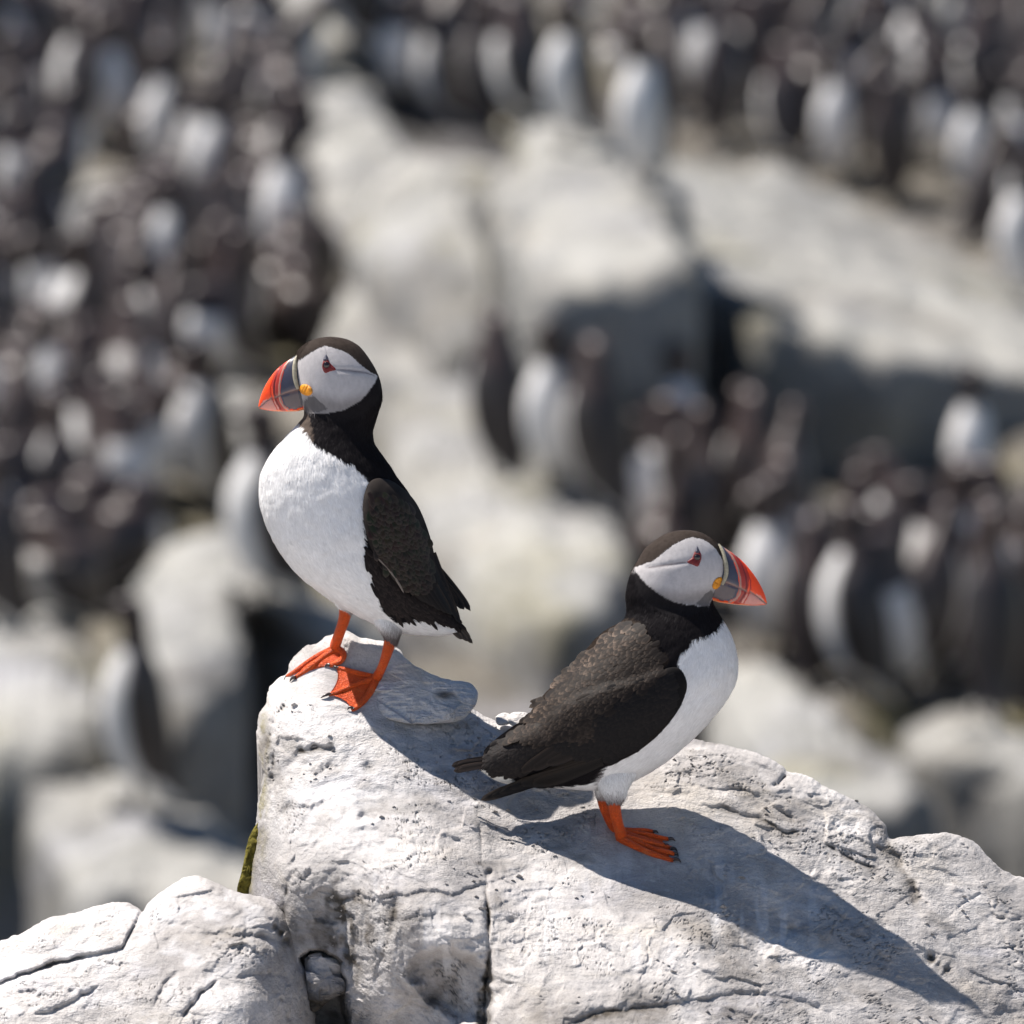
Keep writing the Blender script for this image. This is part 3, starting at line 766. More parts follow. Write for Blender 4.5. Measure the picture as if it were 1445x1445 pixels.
def coverts(name, poly, n, length, width, direction, wfun, parent, cfun, seed, lift=2.0, fringe=0.6, mat=None, ridge=0.5, base=0.3, wild=0.14, rag=3.0, ts=0.55):
    """overlapping small contour feathers inside a region, one mesh of countless feathers"""
    rs = np.random.RandomState(seed)
    x0, x1 = min(p[0] for p in poly), max(p[0] for p in poly); y0, y1 = min(p[1] for p in poly), max(p[1] for p in poly)
    pts = []
    tries = 0
    while len(pts) < n and tries < n * 60:
        tries += 1
        x, y = rs.uniform(x0, x1), rs.uniform(y0, y1)
        if inpoly(np.array([x + rs.normal(0, rag)]), np.array([y + rs.normal(0, rag)]), poly)[0]:
            mn = min(((x - q[0]) ** 2 + (y - q[1]) ** 2 for q in pts), default=99)
            if mn > (width * 0.62) ** 2 or rs.rand() < 0.03: pts.append((x, y))
    # draw from the tail end so that each overlaps the next
    pts.sort(key=lambda q: q[0] * direction(q[0], q[1])[0] + q[1] * direction(q[0], q[1])[1], reverse=True)
    Vs, Fs, Cs = [], [], []
    k = 0
    for i, (x, y) in enumerate(pts):
        dx, dy = direction(x, y); a = math.atan2(dy, dx) + rs.normal(0, wild); L = length * rs.uniform(0.75, 1.25)
        X, Y, t, s = blade_rows(x, y, x + L * math.cos(a), y + L * math.sin(a), width * rs.uniform(0.8, 1.15), rs.normal(0, 0.6), 7, ts)
        w = wfun(X, Y) + base + lift * (0.15 + t[:, None]) + ridge * (1 - s[None] ** 2) + 0.35 * rs.rand()
        Vs.append(P(X, Y, w).reshape(-1, 3)); Fs.append(gridfaces(7, 5) + k); k += 35
        c0, c1 = cfun(x, y, rs)
        f = np.clip(np.abs(s)[None] ** 3 * 0.6 + sstep(0.62, 1.0, t)[:, None], 0, 1) * fringe * rs.uniform(0.4, 1.0)
        Cs.append((np.array(c0) * (1 - f[..., None]) + np.array(c1) * f[..., None]).reshape(-1, 3))
    o = mesh(name, np.concatenate(Vs), np.concatenate(Fs), mat or M_FEATHER, parent, col=np.concatenate(Cs))
    return tag(o, kind='stuff')

def sheet(name, outline, wfun, parent, colf, lift=8.0, soft=14.0, mat=None, nth=160, nrho=40, center=None, grooves=None):
    """a thick shell hugging the body, swelling away from its rim"""
    oc = curve(outline + [outline[0]], 800)
    seg = np.r_[0, np.cumsum(np.linalg.norm(np.diff(oc, axis=0), axis=1))]
    tq = np.linspace(0, seg[-1], nth, endpoint=False)
    O = np.c_[np.interp(tq, seg, oc[:, 0]), np.interp(tq, seg, oc[:, 1])]
    cen = np.array(center) if center is not None else O.mean(0)
    rho = np.linspace(0, 1, nrho) ** 0.8
    X = cen[0] + (O[:, None, 0] - cen[0]) * rho; Y = cen[1] + (O[:, None, 1] - cen[1]) * rho
    e = (1 - rho)[None] * np.linalg.norm(O - cen, axis=1)[:, None]
    q = np.clip(1 - e / soft, 0, 1)
    w = wfun(X, Y) + lift * np.sqrt(np.clip(1 - q * q, 0, 1))
    if grooves is not None: w = w + grooves(X, Y)
    V = P(X, Y, w)
    back = P(X[:, -1:] * 0.985 + cen[0] * 0.015, Y[:, -1:] * 0.985 + cen[1] * 0.015, wfun(X[:, -1:], Y[:, -1:]) - 4)
    V = np.concatenate([V, back], 1); nv = nrho + 1
    col = colf(X.ravel(), Y.ravel()).reshape(nth, nrho, 3); col = np.concatenate([col, col[:, -1:]], 1)
    return mesh(name, V.reshape(-1, 3), gridfaces(nth, nv, wrapu=True), mat or M_SKIN, parent, col=col.reshape(-1, 3)), V, gridfaces(nth, nv, wrapu=True), col.reshape(-1, 3)

def tube(pts, n=22, m=14, flat=1.0, capr=0.3):
    """pts (px,py,w,r) -> V,F of a tapered limb in world space"""
    q = curve(np.array(pts, float), n); q[:, 3] = np.maximum(q[:, 3], capr)
    tn = np.gradient(q[:, :3], axis=0); tn /= np.linalg.norm(tn, axis=1)[:, None] + 1e-9
    up = np.array([0.05, -0.2, 1.0]); s1 = np.cross(tn, up); s1 /= np.linalg.norm(s1, axis=1)[:, None] + 1e-9; s2 = np.cross(s1, tn)
    th = np.linspace(0, 2 * math.pi, m, endpoint=False)
    ring = q[:, None, :3] + q[:, None, 3:4] * (s1[:, None] * np.cos(th)[None, :, None] + flat * s2[:, None] * np.sin(th)[None, :, None])
    a = np.concatenate([q[None, 0, :3], ring.reshape(-1, 3), q[None, -1, :3]])
    F = [tuple(f) for f in gridfaces(n, m, wrapv=True) + 1]
    F += [(0, 1 + (k + 1) % m, 1 + k) for k in range(m)]; L = len(a) - 1; b = 1 + (n - 1) * m
    F += [(L, b + k, b + (k + 1) % m) for k in range(m)]
    return P(a[:, 0], a[:, 1], a[:, 2]), F

def web(toeA, toeB, n=9, sag=1.5):
    """thin skin between two toe lines (lists of (px,py,w))"""
    A = curve(np.array(toeA, float)[:, :3], n); B = curve(np.array(toeB, float)[:, :3], n)
    s = np.linspace(0, 1, 9)
    G = A[:, None] * (1 - s[None, :, None]) + B[:, None] * s[None, :, None]
    t = np.linspace(0, 1, n)
    pull = (4 * s * (1 - s))[None] * (t ** 4)[:, None] * 0.10
    G = G - (G - G[:1]) * pull[..., None]
    G[..., 2] -= sag * (4 * s * (1 - s))[None] * t[:, None]
    G[..., 2] += 0.45 * np.sin(s * 38)[None] * t[:, None]
    T = P(G[..., 0], G[..., 1], G[..., 2] + 0.8).reshape(-1, 3); Bm = P(G[..., 0], G[..., 1], G[..., 2] - 0.8).reshape(-1, 3)
    g = gridfaces(n, 9); m = n * 9
    F = [tuple(q) for q in g] + [tuple(q[::-1] + m) for q in g]
    rim = [i * 9 for i in range(n)] + [(n - 1) * 9 + k for k in range(1, 9)] + [i * 9 + 8 for i in range(n - 2, -1, -1)]
    F += [(rim[i], rim[i + 1], rim[i + 1] + m, rim[i] + m) for i in range(len(rim) - 1)]
    return np.concatenate([T, Bm]), F

def make_leg(root, shank, toes, claws, tint, webs=((0, 1), (1, 2))):
    Vs, Fs, Cs = [], [], []; off = 0
    def add(VF, c):
        nonlocal off
        V, F = VF; Vs.append(V); Fs.extend([tuple(i + off for i in f) for f in F]); off += len(V)
        Cs.append(np.tile(np.array(c)[None], (len(V), 1)))
    add(tube(shank, 26, 16), tint)
    for t in toes: add(tube(t, 24, 12, 0.8), tint)
    for a, b in webs: add(web([q[:3] for q in toes[a]], [q[:3] for q in toes[b]], 14), (tint[0] * 0.92, tint[1] * 0.85, tint[2]))
    V = np.concatenate(Vs); C_ = np.concatenate(Cs) * (1 + 0.12 * fbm(V / 0.004, 3, 5))[:, None]
    leg = mesh('leg', V, Fs, M_LEG, root, col=np.clip(C_, 0, 1))
    for c in claws:
        V, F = tube(c, 10, 8, 1.0, 0.2); k = mesh('claw', V, F, M_CLAW, leg)
    return leg

# ---- beak drawn once (bird on the peak), carried to the other by an affine map
BK_SEC = [(418, 501, 431, 578, 14), (412, 505, 421, 580, 13), (403, 511, 412, 580.7, 12), (393, 519, 403, 580.7, 10.5), (383, 530.5, 393, 580.4, 8.6), (375, 543, 384, 579.9, 6.6), (369.5, 555, 376, 578.8, 4.6), (366, 566, 370.5, 577.6, 2.8), (364.6, 574.5, 366, 576.6, 0.8)]
GAPE = [(424, 548), (413, 551), (397, 557), (386, 561), (376.5, 565.5), (368, 573), (364.6, 576)]
def beak(root, amap, wc, seed):
    X, Y, W = loft_rings(BK_SEC, 120, 72, power=0.9)
    x, y = X.ravel(), Y.ravel(); w = W.ravel().copy()
    col = np.tile(np.array([[0.90, 0.075, 0.005]]), (len(x), 1))
    def put(m, c): col[m] = c
    jx = x + 0.35 * vnoise(np.c_[x, y, y * 0] / 2.0, 3); jy = y
    gd, gs, gt = segdist(jx, jy, GAPE)
    low = gs * 1.0 < 0 if segdist(np.array([400.]), np.array([575.]), GAPE)[1][0] < 0 else gs > 0
    put(low & (x < 402), (0.66, 0.13, 0.07))
    put(inpoly(jx, jy, [(366, 575), (371, 565), (380, 563), (388, 566), (392, 572), (396, 578), (380, 579)]), (0.62, 0.27, 0.22))
    put(inpoly(jx, jy, [(387, 527), (398, 514), (405, 511), (399, 524), (395, 540), (393, 556), (396, 570), (404, 580), (396, 580), (389, 568), (385, 553), (384, 540)]), (0.40, 0.035, 0.02))
    put(inpoly(jx, jy, [(412, 503), (406, 512), (400, 525), (396.5, 540), (395.5, 552), (396.5, 562), (401, 572), (408, 577), (417, 578), (426, 574), (429, 564), (424, 550), (419, 538), (418, 520), (419, 505)]), (0.055, 0.054, 0.082))
    put(inpoly(jx, jy, [(399, 560), (412, 555), (424, 551), (430, 565), (427, 575), (415, 577), (404, 573)]), (0.12, 0.092, 0.095))
    dbase, _, _ = segdist(x, y, [(418, 501), (421, 525), (424, 550), (431, 578)]); put((dbase < 4.2) & (y < 571), (0.05, 0.048, 0.06))
    for pl, wd, c, dp in (([(409.5, 506), (401.5, 517), (396.5, 530), (394, 545), (394, 556), (395.5, 566), (400.5, 574), (408, 579)], 1.2, (0.42, 0.22, 0.17), -0.9),
                          ([(399, 513), (391.5, 526), (387.5, 541), (387, 553), (390, 565), (396, 576)], 0.9, (0.22, 0.02, 0.015), 1.0),
                          ([(394, 519), (386, 533), (382.5, 546), (382.5, 556), (386, 567), (391, 577)], 0.7, (0.50, 0.03, 0.01), 0.7),
                          (GAPE, 0.9, (0.30, 0.17, 0.13), 1.3), ([(430, 577), (418, 580.5), (405, 581.5), (385, 581)], 1.6, (0.80, 0.25, 0.10), 0)):
        d, s_, t_ = segdist(x, y, pl)
        put(d < wd, c); w -= np.sign(w) * dp * np.exp(-(d / 1.2) ** 2)
    col *= (1 + 0.10 * fbm(np.c_[x, y, w] / 3.0, 3, seed))[:, None]
    bx, by = amap(x, y); V = P(bx, by, wc + w)
    F = gridfaces(120, 72, wrapv=True)
    fc = low[F].mean(1) > 0.5
    for nm, m in (('upper_mandible', ~fc), ('lower_mandible', fc)):
        Fm = F[m]; ids = np.unique(Fm); rm = np.zeros(len(V), int); rm[ids] = np.arange(len(ids))
        mesh(nm, V[ids], rm[Fm], M_BEAK, root, col=np.clip(col[ids], 0, 1))

def local_patch(root, name, poly, surf, mat, lift, n=40, m=10, dome=1.5):
    o, V, F, c = sheet(name, poly, surf, root, lambda x, y: np.zeros((len(x), 3)), lift=dome, soft=6, mat=mat, nth=n, nrho=m)
    o.location = (0, 0, 0)
    return o

def ball(name, px, py, w, r, root, mat, fl=0.6):
    ph = np.linspace(0.001, math.pi - 0.001, 16); th = np.linspace(0, 2 * math.pi, 24, endpoint=False)
    X = px + r * np.sin(ph)[:, None] * np.cos(th); Y = py + r * np.sin(ph)[:, None] * np.sin(th); W = w + fl * r * np.cos(ph)[:, None] + 0 * th
    return mesh(name, P(X, Y, W).reshape(-1, 3), gridfaces(16, 24, wrapv=True), mat, root)

def ringm(name, px, py, w, r, r2, root, mat):
    a = np.linspace(0, 2 * math.pi, 28, endpoint=False); b = np.linspace(0, 2 * math.pi, 10, endpoint=False)
    X = px + (r + r2 * np.cos(b)[None]) * np.cos(a)[:, None]; Y = py + (r + r2 * np.cos(b)[None]) * np.sin(a)[:, None]; W = w + r2 * np.sin(b)[None] + 0 * a[:, None]
    return mesh(name, P(X, Y, W).reshape(-1, 3), gridfaces(28, 10, wrapu=True, wrapv=True), mat, root)

def head_parts(root, surf, wc, eye, plate, skin, ros, cere, crease_c=None):
    local_patch(root, 'eye_skin', skin, surf, M_EYERING, 0, 44, 10, 1.6)
    local_patch(root, 'eye_plate', plate, surf, M_EYEPLATE, 0, 30, 8, 2.8)
    ex, ey = eye; ew = float(surf(ex, ey))
    e = ball('eyeball', ex, ey, ew + 0.9, 4.7, root, M_EYE, 0.75); ringm('eye_ring', ex, ey, ew + 1.2, 5.0, 0.8, e, M_EYERING)
    (rx, ry, ra, rb, ang) = ros
    a = np.linspace(0, 2 * math.pi, 30, endpoint=False); ca, sa = math.cos(ang), math.sin(ang)
    pl = [(rx + ra * math.cos(t) * ca - rb * math.sin(t) * sa, ry + ra * math.cos(t) * sa + rb * math.sin(t) * ca) for t in a]
    sheet('gape_rosette', pl, surf, root, lambda x, y: np.zeros((len(x), 3)), lift=4.5, soft=6, mat=M_ROSETTE, nth=60, nrho=18,
          grooves=lambda x, y: -1.1 * np.exp(-(np.abs(((x - rx) * ca + (y - ry) * sa)) / 1.0) ** 2) - 0.9 * np.exp(-(np.abs(((x - rx) * ca + (y - ry) * sa) + 3.6) / 0.8) ** 2))
    # pale ridge round the beak's root
    q = curve([(x, y, 0) for x, y in cere], 40); n = len(q)
    tn = np.gradient(q, axis=0); nr = np.c_[tn[:, 1], -tn[:, 0]]; nr /= np.linalg.norm(nr, axis=1)[:, None]
    th = np.linspace(0, 2 * math.pi, 14, endpoint=False)
    wid = 3.2 * np.sin(np.linspace(0.35, math.pi - 0.6, n)) ** 0.5
    zz = np.linspace(0, 1, n); half = 4 + 9.5 * np.sin(np.clip(zz * 1.6, 0, 1) * math.pi / 2)
    for sg, nm in ((1, 'beak_ridge'), (-1, 'beak_ridge')):
        X = q[:, None, 0] + nr[:, None, 0] * wid[:, None] * np.cos(th); Y = q[:, None, 1] + nr[:, None, 1] * wid[:, None] * np.cos(th); W = wc + sg * (half[:, None] + 2.6 * np.sin(th)[None])
        mesh(nm, P(X, Y, W).reshape(-1, 3), gridfaces(n, 14, wrapv=True), M_CERE, root)
M_CERE = plain('pale_beak_ridge', (0.40, 0.36, 0.26), 0.5, 0.4, 0.4, 1200, 0.25)

def world_flow(dx, dy):
    return dx[:, None] * RGT[None] - dy[:, None] * UPV[None]

def build_puffin(name, label, secs, wc, foot, paint, beak_base, head_c, head_r, box, seed, ntuft=70000, power=1.0, crease=None):
    root = empty(name, tuple(P(foot[0], foot[1], foot[2])))
    tag(root, label, 'bird')
    X, Y, W = loft_rings(secs, 330, 220, power)
    # eye furrow, brow and cheek
    if crease is not None:
        d, sd, t = segdist(X.ravel(), Y.ravel(), crease)
        env = np.sin(np.clip(t, 0, 1) * math.pi * 0.9 + 0.15).clip(0, 1)
        far = np.exp(-(d / 26.0) ** 2)
        below = Y.ravel() > np.interp(X.ravel(), *zip(*sorted(crease)))
        dw = (-1.0 * np.exp(-(d / 3.0) ** 2) + np.where(below, 0.8, 0.5) * (1 - np.exp(-(d / 5.0) ** 2)) * far) * env
        W = W + np.sign(W) * (dw * (np.abs(W.ravel()) > 8)).reshape(W.shape)
    W = W + wc
    fx, fy, fw = X.ravel(), Y.ravel(), W.ravel()
    lum = fbm(np.c_[fx, fy, fw] / 26.0, 3, seed) * 1.6
    away = np.hypot(fx - head_c[0], fy - head_c[1]) > head_r
    V = P(fx, fy, fw)
    F = gridfaces(330, 220, wrapv=True)
    e1 = np.gradient(V.reshape(330, 220, 3), axis=0).reshape(-1, 3); e2 = (np.roll(V.reshape(330, 220, 3), -1, 1) - np.roll(V.reshape(330, 220, 3), 1, 1)).reshape(-1, 3)
    N = np.cross(e2, e1); N /= np.linalg.norm(N, axis=1)[:, None] + 1e-12
    cen = V.reshape(330, 220, 3).mean(1)[:, None].repeat(220, 1).reshape(-1, 3)
    N *= np.sign(((V - cen) * N).sum(1))[:, None]
    V = V + N * (lum * away / K)[:, None]
    col = paint(fx, fy, fw - wc)
    surf = Body(X, Y, W, *box)
    body = mesh('body', V, F, M_SKIN, root, col=col)
    fl = e1 / (np.linalg.norm(e1, axis=1)[:, None] + 1e-12)
    hd = np.exp(-((np.hypot(fx - head_c[0], fy - head_c[1]) / head_r) ** 4))[:, None]
    dx, dy = fx - beak_base[0], fy - beak_base[1]; l = np.hypot(dx, dy) + 1e-6
    fl = fl * (1 - hd) + hd * world_flow(dx / l, dy / l)
    tl = 1.0 - 0.0 * hd
    tufts('plumage', V, F, col, fl, body, ntuft, 0.0042, 0.00019, seed + 1, lift=0.03, jit=0.16, vary=0.07, skip=(hd[:, 0] > 0.45), out=N)
    tufts('head_down', V, F, col, fl, body, ntuft // 2, 0.0013, 0.00013, seed + 2, lift=0.05, jit=0.2, vary=0.05, skip=(hd[:, 0] <= 0.45), out=N)
    return root, body, surf

def paint_with(polys, base, lines=(), jitter=1.6, seed=3):
    def f(x, y, w):
        p = np.c_[x, y, w]
        jx = x + jitter * fbm(p / 5.0, 3, seed); jy = y + jitter * fbm(p / 5.0 + 40, 3, seed + 1)
        streak = fbm(p / np.array([3.0, 9.0, 3.0]), 3, seed + 2)
        col = np.tile(np.array([base]), (len(x), 1))
        for poly, c, jit in polys:
            m = inpoly(x + (jx - x) * jit, y + (jy - y) * jit, poly)
            if c == CHEEK:      # the greyer lower cheek fades into the face
                d, _, _ = segdist(x, y, poly[:5]); f = (sstep(0, 22, d) * inpoly(x, y, poly) * (np.abs(col[:, 0] - FACE[0]) < 0.01))[:, None]
                col = col * (1 - f) + np.array(c) * f; continue
            col[m] = c
        for pl, wd, c in lines:
            d, s_, t_ = segdist(x, y, pl); k = np.exp(-(d / (wd * (0.35 + 0.65 * np.sin(np.clip(t_, 0.02, 0.98) * math.pi)))) ** 2)[:, None] * 0.85
            col = col * (1 - k) + np.array(c) * k
        return np.clip(col * (1 + 0.10 * streak[:, None]), 0.004, 0.9)
    return f

# -------------------------------------------------------------- the puffin on the peak
wA = rock_w(505, 975) + 6
A_SECS = [(467, 475, 465, 475, 0.6), (456, 475.9, 476, 475.9, 10), (446, 478, 487, 478, 17), (437, 481.5, 496, 481.5, 22), (430, 486, 505, 487, 27), (423.5, 492, 513, 495, 31), (418, 503, 523, 509, 35), (417, 518, 531, 523, 38), (418, 535, 536.8, 538, 39), (421, 553, 539.2, 553, 39), (426, 570, 538.5, 568, 37.5),
          (429, 583, 534, 583, 36), (423, 596, 529, 599, 37), (409.5, 611, 526, 615, 43), (393, 628, 531, 631, 52), (378, 647, 545, 650, 62), (368.5, 668, 561, 673, 70), (365.5, 690, 576, 695, 75), (367, 714, 588, 716, 78), (374, 739, 597, 738, 79), (386, 766, 604, 764, 78),
          (404, 793, 611, 790, 74), (425, 816, 619, 812, 69), (450, 836, 627, 832, 62), (479, 855, 635, 850, 54), (512, 873, 641, 866, 44), (545, 887, 646, 877, 34), (575, 894, 650, 883, 26), (605, 897, 654, 887, 18), (628, 896, 656, 890, 11), (644, 895, 655, 892, 4)]
A_face = [(421, 510), (426.4, 505.7), (437.5, 498.8), (448.6, 491.8), (457, 488.8), (468, 489.8), (482, 494.6), (493, 500), (504, 510), (516.4, 521), (533, 530.5), (529, 540), (519, 554), (509.5, 565), (498.4, 572), (484.6, 579), (470.7, 582.3), (448.6, 584), (434.7, 583), (429, 577.6), (424, 565), (419, 551), (417, 536), (417, 515)]
A_white = [(415, 594), (422, 598), (434, 612), (442, 624), (452, 631), (460, 637), (480, 648), (499, 659), (512, 669), (524, 684), (514, 690), (511, 721), (513, 745), (516, 770), (521, 798), (526, 818), (534, 836), (538, 862), (560, 880), (600, 873), (618, 876), (642, 884), (640, 899), (560, 915), (430, 880), (340, 800), (340, 620), (395, 594)]
paintA = paint_with([
    ([(400, 520), (415, 470), (465, 460), (515, 480), (545, 530), (538, 536), (530, 530), (516, 521), (504, 510), (493, 500), (482, 494), (468, 489), (457, 488), (448, 491), (437, 498), (426, 505), (419, 512)], CAP, 0.5),
    (A_face, FACE, 0.45), ([(424, 548), (445, 545), (480, 553), (515, 545), (529, 541), (519, 554), (509.5, 565), (498.4, 572), (484.6, 579), (470.7, 582.3), (448.6, 584), (434, 583), (426, 566)], CHEEK, 9.0),
    ([(430, 566), (436, 560), (443, 559), (452, 567), (463, 577), (452, 581), (436, 583), (429, 578)], CHIN, 0.6),
    ([(424, 584), (434, 584), (440, 600), (447, 622), (440, 624), (430, 612), (412, 604), (404, 600)], (0.11, 0.085, 0.07), 2.5),  # brown throat band: sunlight on black feathers put into the colour
    (A_white, WHITE, 1.6)], BLACK,
    [([(473, 522), (493, 523), (516, 526), (528, 530)], 1.6, (0.13, 0.12, 0.14)), ([(458, 489), (461, 499)], 1.0, (0.30, 0.29, 0.30))], 2.0, 11)
pA, bodyA, surfA = build_puffin('puffin', 'puffin upright on the highest point of the outcrop with its white breast toward the sun', A_SECS, wA, (505, 985, rock_w(505, 985)), paintA, (420, 545), (478, 530), 66, (350, 460, 700, 930), 501, crease=[(456, 517), (474, 521.5), (493, 523), (516, 526), (530, 531)])
kids = []
beak(pA, lambda x, y: (x, y), wA, 5)
head_parts(pA, surfA, wA, (460.8, 515.2), [(460, 499.5), (463.5, 507), (460, 509.5), (456, 508.5)], [(460, 501), (463.5, 508), (468, 514.5), (474, 521.6), (467, 524), (459, 526.5), (455.5, 522), (454.7, 515), (457, 507)],
           (431.7, 550.3, 9.8, 7.6, 0.5), [(420, 501.5), (417.5, 507), (415.8, 516), (415.8, 528), (417.5, 539), (421, 549)])
# folded near wing
A_wing = [(519, 683), (528, 676), (545, 676), (562, 684), (580, 700), (592, 718), (602, 742), (609, 765), (614, 790), (618, 815), (620, 836), (606, 842), (588, 838), (575, 835), (566, 831), (553, 816), (535, 793), (521, 768), (515, 745), (512, 720), (514, 698)]
def darkcol(seed, c0=(0.014, 0.012, 0.012), c1=(0.030, 0.024, 0.021)):
    return lambda x, y: np.array(c0) + (np.array(c1) - np.array(c0)) * np.clip(0.5 + 0.9 * fbm(np.c_[x, y, x * 0] / 12.0, 3, seed), 0, 1)[:, None]
wingA, wv, wf, wcol = sheet('wing', A_wing, surfA, pA, darkcol(31), lift=11, soft=20, nth=200, nrho=60)
surfWA = lambda x, y: surfA(x, y) + 8.5
down = lambda x, y: (0.42, 0.9)
coverts('covert_feathers', [(520, 700), (545, 690), (575, 712), (592, 745), (600, 780), (606, 815), (598, 830), (570, 822), (545, 790), (526, 755), (519, 725)], 420, 17, 4.6, lambda x, y: (0.35 + (x - 520) / 500, 0.9), lambda x, y: surfA(x, y) + 9.5, wingA,
        lambda x, y, rs: ((0.013 + 0.012 * rs.rand(), 0.011 + 0.009 * rs.rand(), 0.011), (0.085, 0.064, 0.052)), 32, lift=1.4, fringe=0.7)
for i, (b, t, wd) in enumerate([((600, 800), (637, 868), 6), ((590, 800), (632, 866), 6.5), ((582, 802), (624, 862), 7), ((575, 806), (616, 856), 7.5), ((568, 806), (606, 850), 8), ((562, 800), (595, 842), 8), ((606, 785), (645, 872), 6), ((612, 780), (649, 880), 5.5)][::-1]):
    feather('flight_feather', b, t, wd, lambda X, Y: np.maximum(surfA(X, Y), wA - 5) + 3.5 + 0.5 * i, wingA, (0.016, 0.013, 0.012), (0.055, 0.042, 0.034), bend=1.5, lift0=1, lift1=1.5)
coverts('flank_feathers', [(513, 765), (522, 775), (545, 812), (570, 838), (600, 848), (630, 862), (644, 882), (620, 874), (600, 866), (580, 862), (562, 862), (546, 856), (536, 836), (524, 812), (514, 790)], 260, 20, 2.6, lambda x, y: (0.45 + (x - 530) / 200, 0.9), lambda x, y: surfA(x, y) + 1.0, bodyA,
        lambda x, y, rs: ((0.017, 0.014, 0.014), (0.060, 0.048, 0.042)), 33, lift=1.4, fringe=0.5, mat=M_TUFT)
feather('edge_feather', (533, 788), (570, 837), 1.3, lambda X, Y: surfA(X, Y) + 9.5, wingA, (0.20, 0.16, 0.13), (0.34, 0.29, 0.25), bend=-3.0, ts=0.8)
for b, t, wd, w_ in [((634, 868), (667, 908), 4.0, 0), ((632, 872), (661, 905), 4.2, 2.0), ((628, 876), (653, 902), 4.2, 4.0), ((636, 866), (664, 902), 4, -4)]:
    feather('tail_feather', b, t, wd, wA + 6 + w_, pA, (0.045, 0.036, 0.030), (0.12, 0.09, 0.065), bend=0.8)
for b, t, wd, w_ in [((600, 780), (664, 862), 5.0, -34), ((604, 796), (655, 860), 6.5, -32), ((606, 804), (645, 855), 7, -30)]:
    feather('wingtip_feather', b, t, wd, wA + w_, pA, (0.020, 0.018, 0.018), (0.10, 0.08, 0.065), bend=-1.5, ts=0.8)
def thigh(root, secs, wc, paint, seed, cnt=5000, ln=0.0045):
    X, Y, W = loft_rings(secs, 40, 40)
    fx, fy, fw = X.ravel(), Y.ravel(), W.ravel() + wc
    V = P(fx, fy, fw); F = gridfaces(40, 40, wrapv=True); col = paint(fx, fy, fw)
    o = mesh('thigh', V, F, M_SKIN, root, col=col); N = V - V.reshape(40, 40, 3).mean(1)[:, None].repeat(40, 1).reshape(-1, 3)
    tufts('thigh_down', V, F, col, np.tile(-UPV[None] + 0.1 * RGT[None], (len(V), 1)), o, cnt, ln, 0.0002, seed, lift=0.12, jit=0.3, vary=0.12, out=N)
    return o
def tpaint(y0, y1, top, bot):
    return lambda x, y, w: np.array(top) + (np.array(bot) - np.array(top)) * sstep(y0, y1, y + 5 * vnoise(np.c_[x, y, w] / 3, 4))[:, None]
wn = rock_w(530, 957)
thigh(pA, [(524, 846, 552, 846, 3), (522, 862, 562, 864, 14), (529, 880, 566, 880, 17), (537, 892, 566, 892, 14), (542, 901, 563, 901, 10), (544, 908, 560, 908, 7), (546, 912, 556, 912, 4)], wA + 15, tpaint(872, 900, WHITE, (0.13, 0.105, 0.10)), 61)
thigh(pA, [(468, 828, 500, 828, 10), (470, 842, 502, 845, 15), (475, 853, 500, 856, 13), (479, 859, 498, 862, 9), (481, 865, 495, 867, 5)], wA - 20, tpaint(852, 862, WHITE, (0.35, 0.30, 0.28)), 62)
def rw(x, y, lift=2.5, r=None):
    t = (x, y, rock_w(x, y) + lift)
    return t + (r,) if r is not None else t
ORANGE = (0.84, 0.115, 0.010); ORANGE2 = (0.72, 0.19, 0.04)
make_leg(pA, [(552, 900, wA + 15, 9), (548, 915, wA + 15, 8), (542, 934, wA + 13, 6.6), (536, 948, (wA + 13 + wn) / 2, 6.6), (530, 958, wn + 5, 6.5), (526, 962, wn + 3, 4)],
         [[rw(531, 957, 5, 5.5), rw(517, 953, 4, 4.4), rw(498, 948, 4, 3.8), rw(485, 944, 4, 3.2), rw(475, 942, 3, 2.4)],
          [rw(530, 958, 5, 5.5), rw(512, 963, 5, 4.4), rw(494, 969, 5, 4.2), rw(478, 976, 4, 3.6), rw(464, 980, 3, 2.6)],
          [rw(530, 959, 5, 6.2), rw(526, 970, 5, 5.4), rw(517, 984, 5, 4.8), rw(506, 996, 4, 4.0), rw(497, 1002, 3, 3.0)]],
         [[rw(477, 942, 4, 2.3), rw(473, 941, 4.5, 1.8), rw(468.5, 940, 2, 0.5)], [rw(466, 979, 4, 2.4), rw(459, 981, 5, 1.9), rw(452.5, 985, 1, 0.5)], [rw(499, 1000, 5, 2.4), rw(494, 998, 6, 1.9), rw(490, 1002, 2, 0.6)]], ORANGE)
wf_ = rock_w(474, 915)
make_leg(pA, [(487, 858, wA - 20, 8.5), (486, 872, wA - 20, 8.3), (481, 888, wA - 20, 7.6), (476, 902, (wA - 20 + wf_) / 2, 7.6), (472, 913, wf_ + 5, 7), (470, 918, wf_ + 3, 4)],
         [[rw(474, 914, 5, 5.5), rw(455, 922, 4, 4), rw(436, 933, 4, 3.6), rw(418, 946, 4, 3.2), rw(405, 954, 3, 2.5)],
          [rw(474, 915, 5, 5.5), rw(458, 926, 5, 4.6), rw(442, 938, 5, 4.2), rw(427, 949, 4, 3.6), rw(415, 957, 3, 2.8)],
          [rw(476, 915, 5, 5.2), rw(484, 922, 5, 5), rw(482, 931, 5, 4.4), rw(472, 937, 4, 4), rw(465, 939, 3, 3.0)]],
         [[rw(406, 953, 4, 2), rw(403, 956, 4, 1.6), rw(401, 960, 2, 0.5)], [rw(417, 956, 5, 2.6), rw(412, 957, 6, 2.0), rw(409, 962, 2, 0.6)], [rw(466, 938, 5, 2.2), rw(461, 938, 5, 1.6), rw(458, 941, 2, 0.5)]], ORANGE)

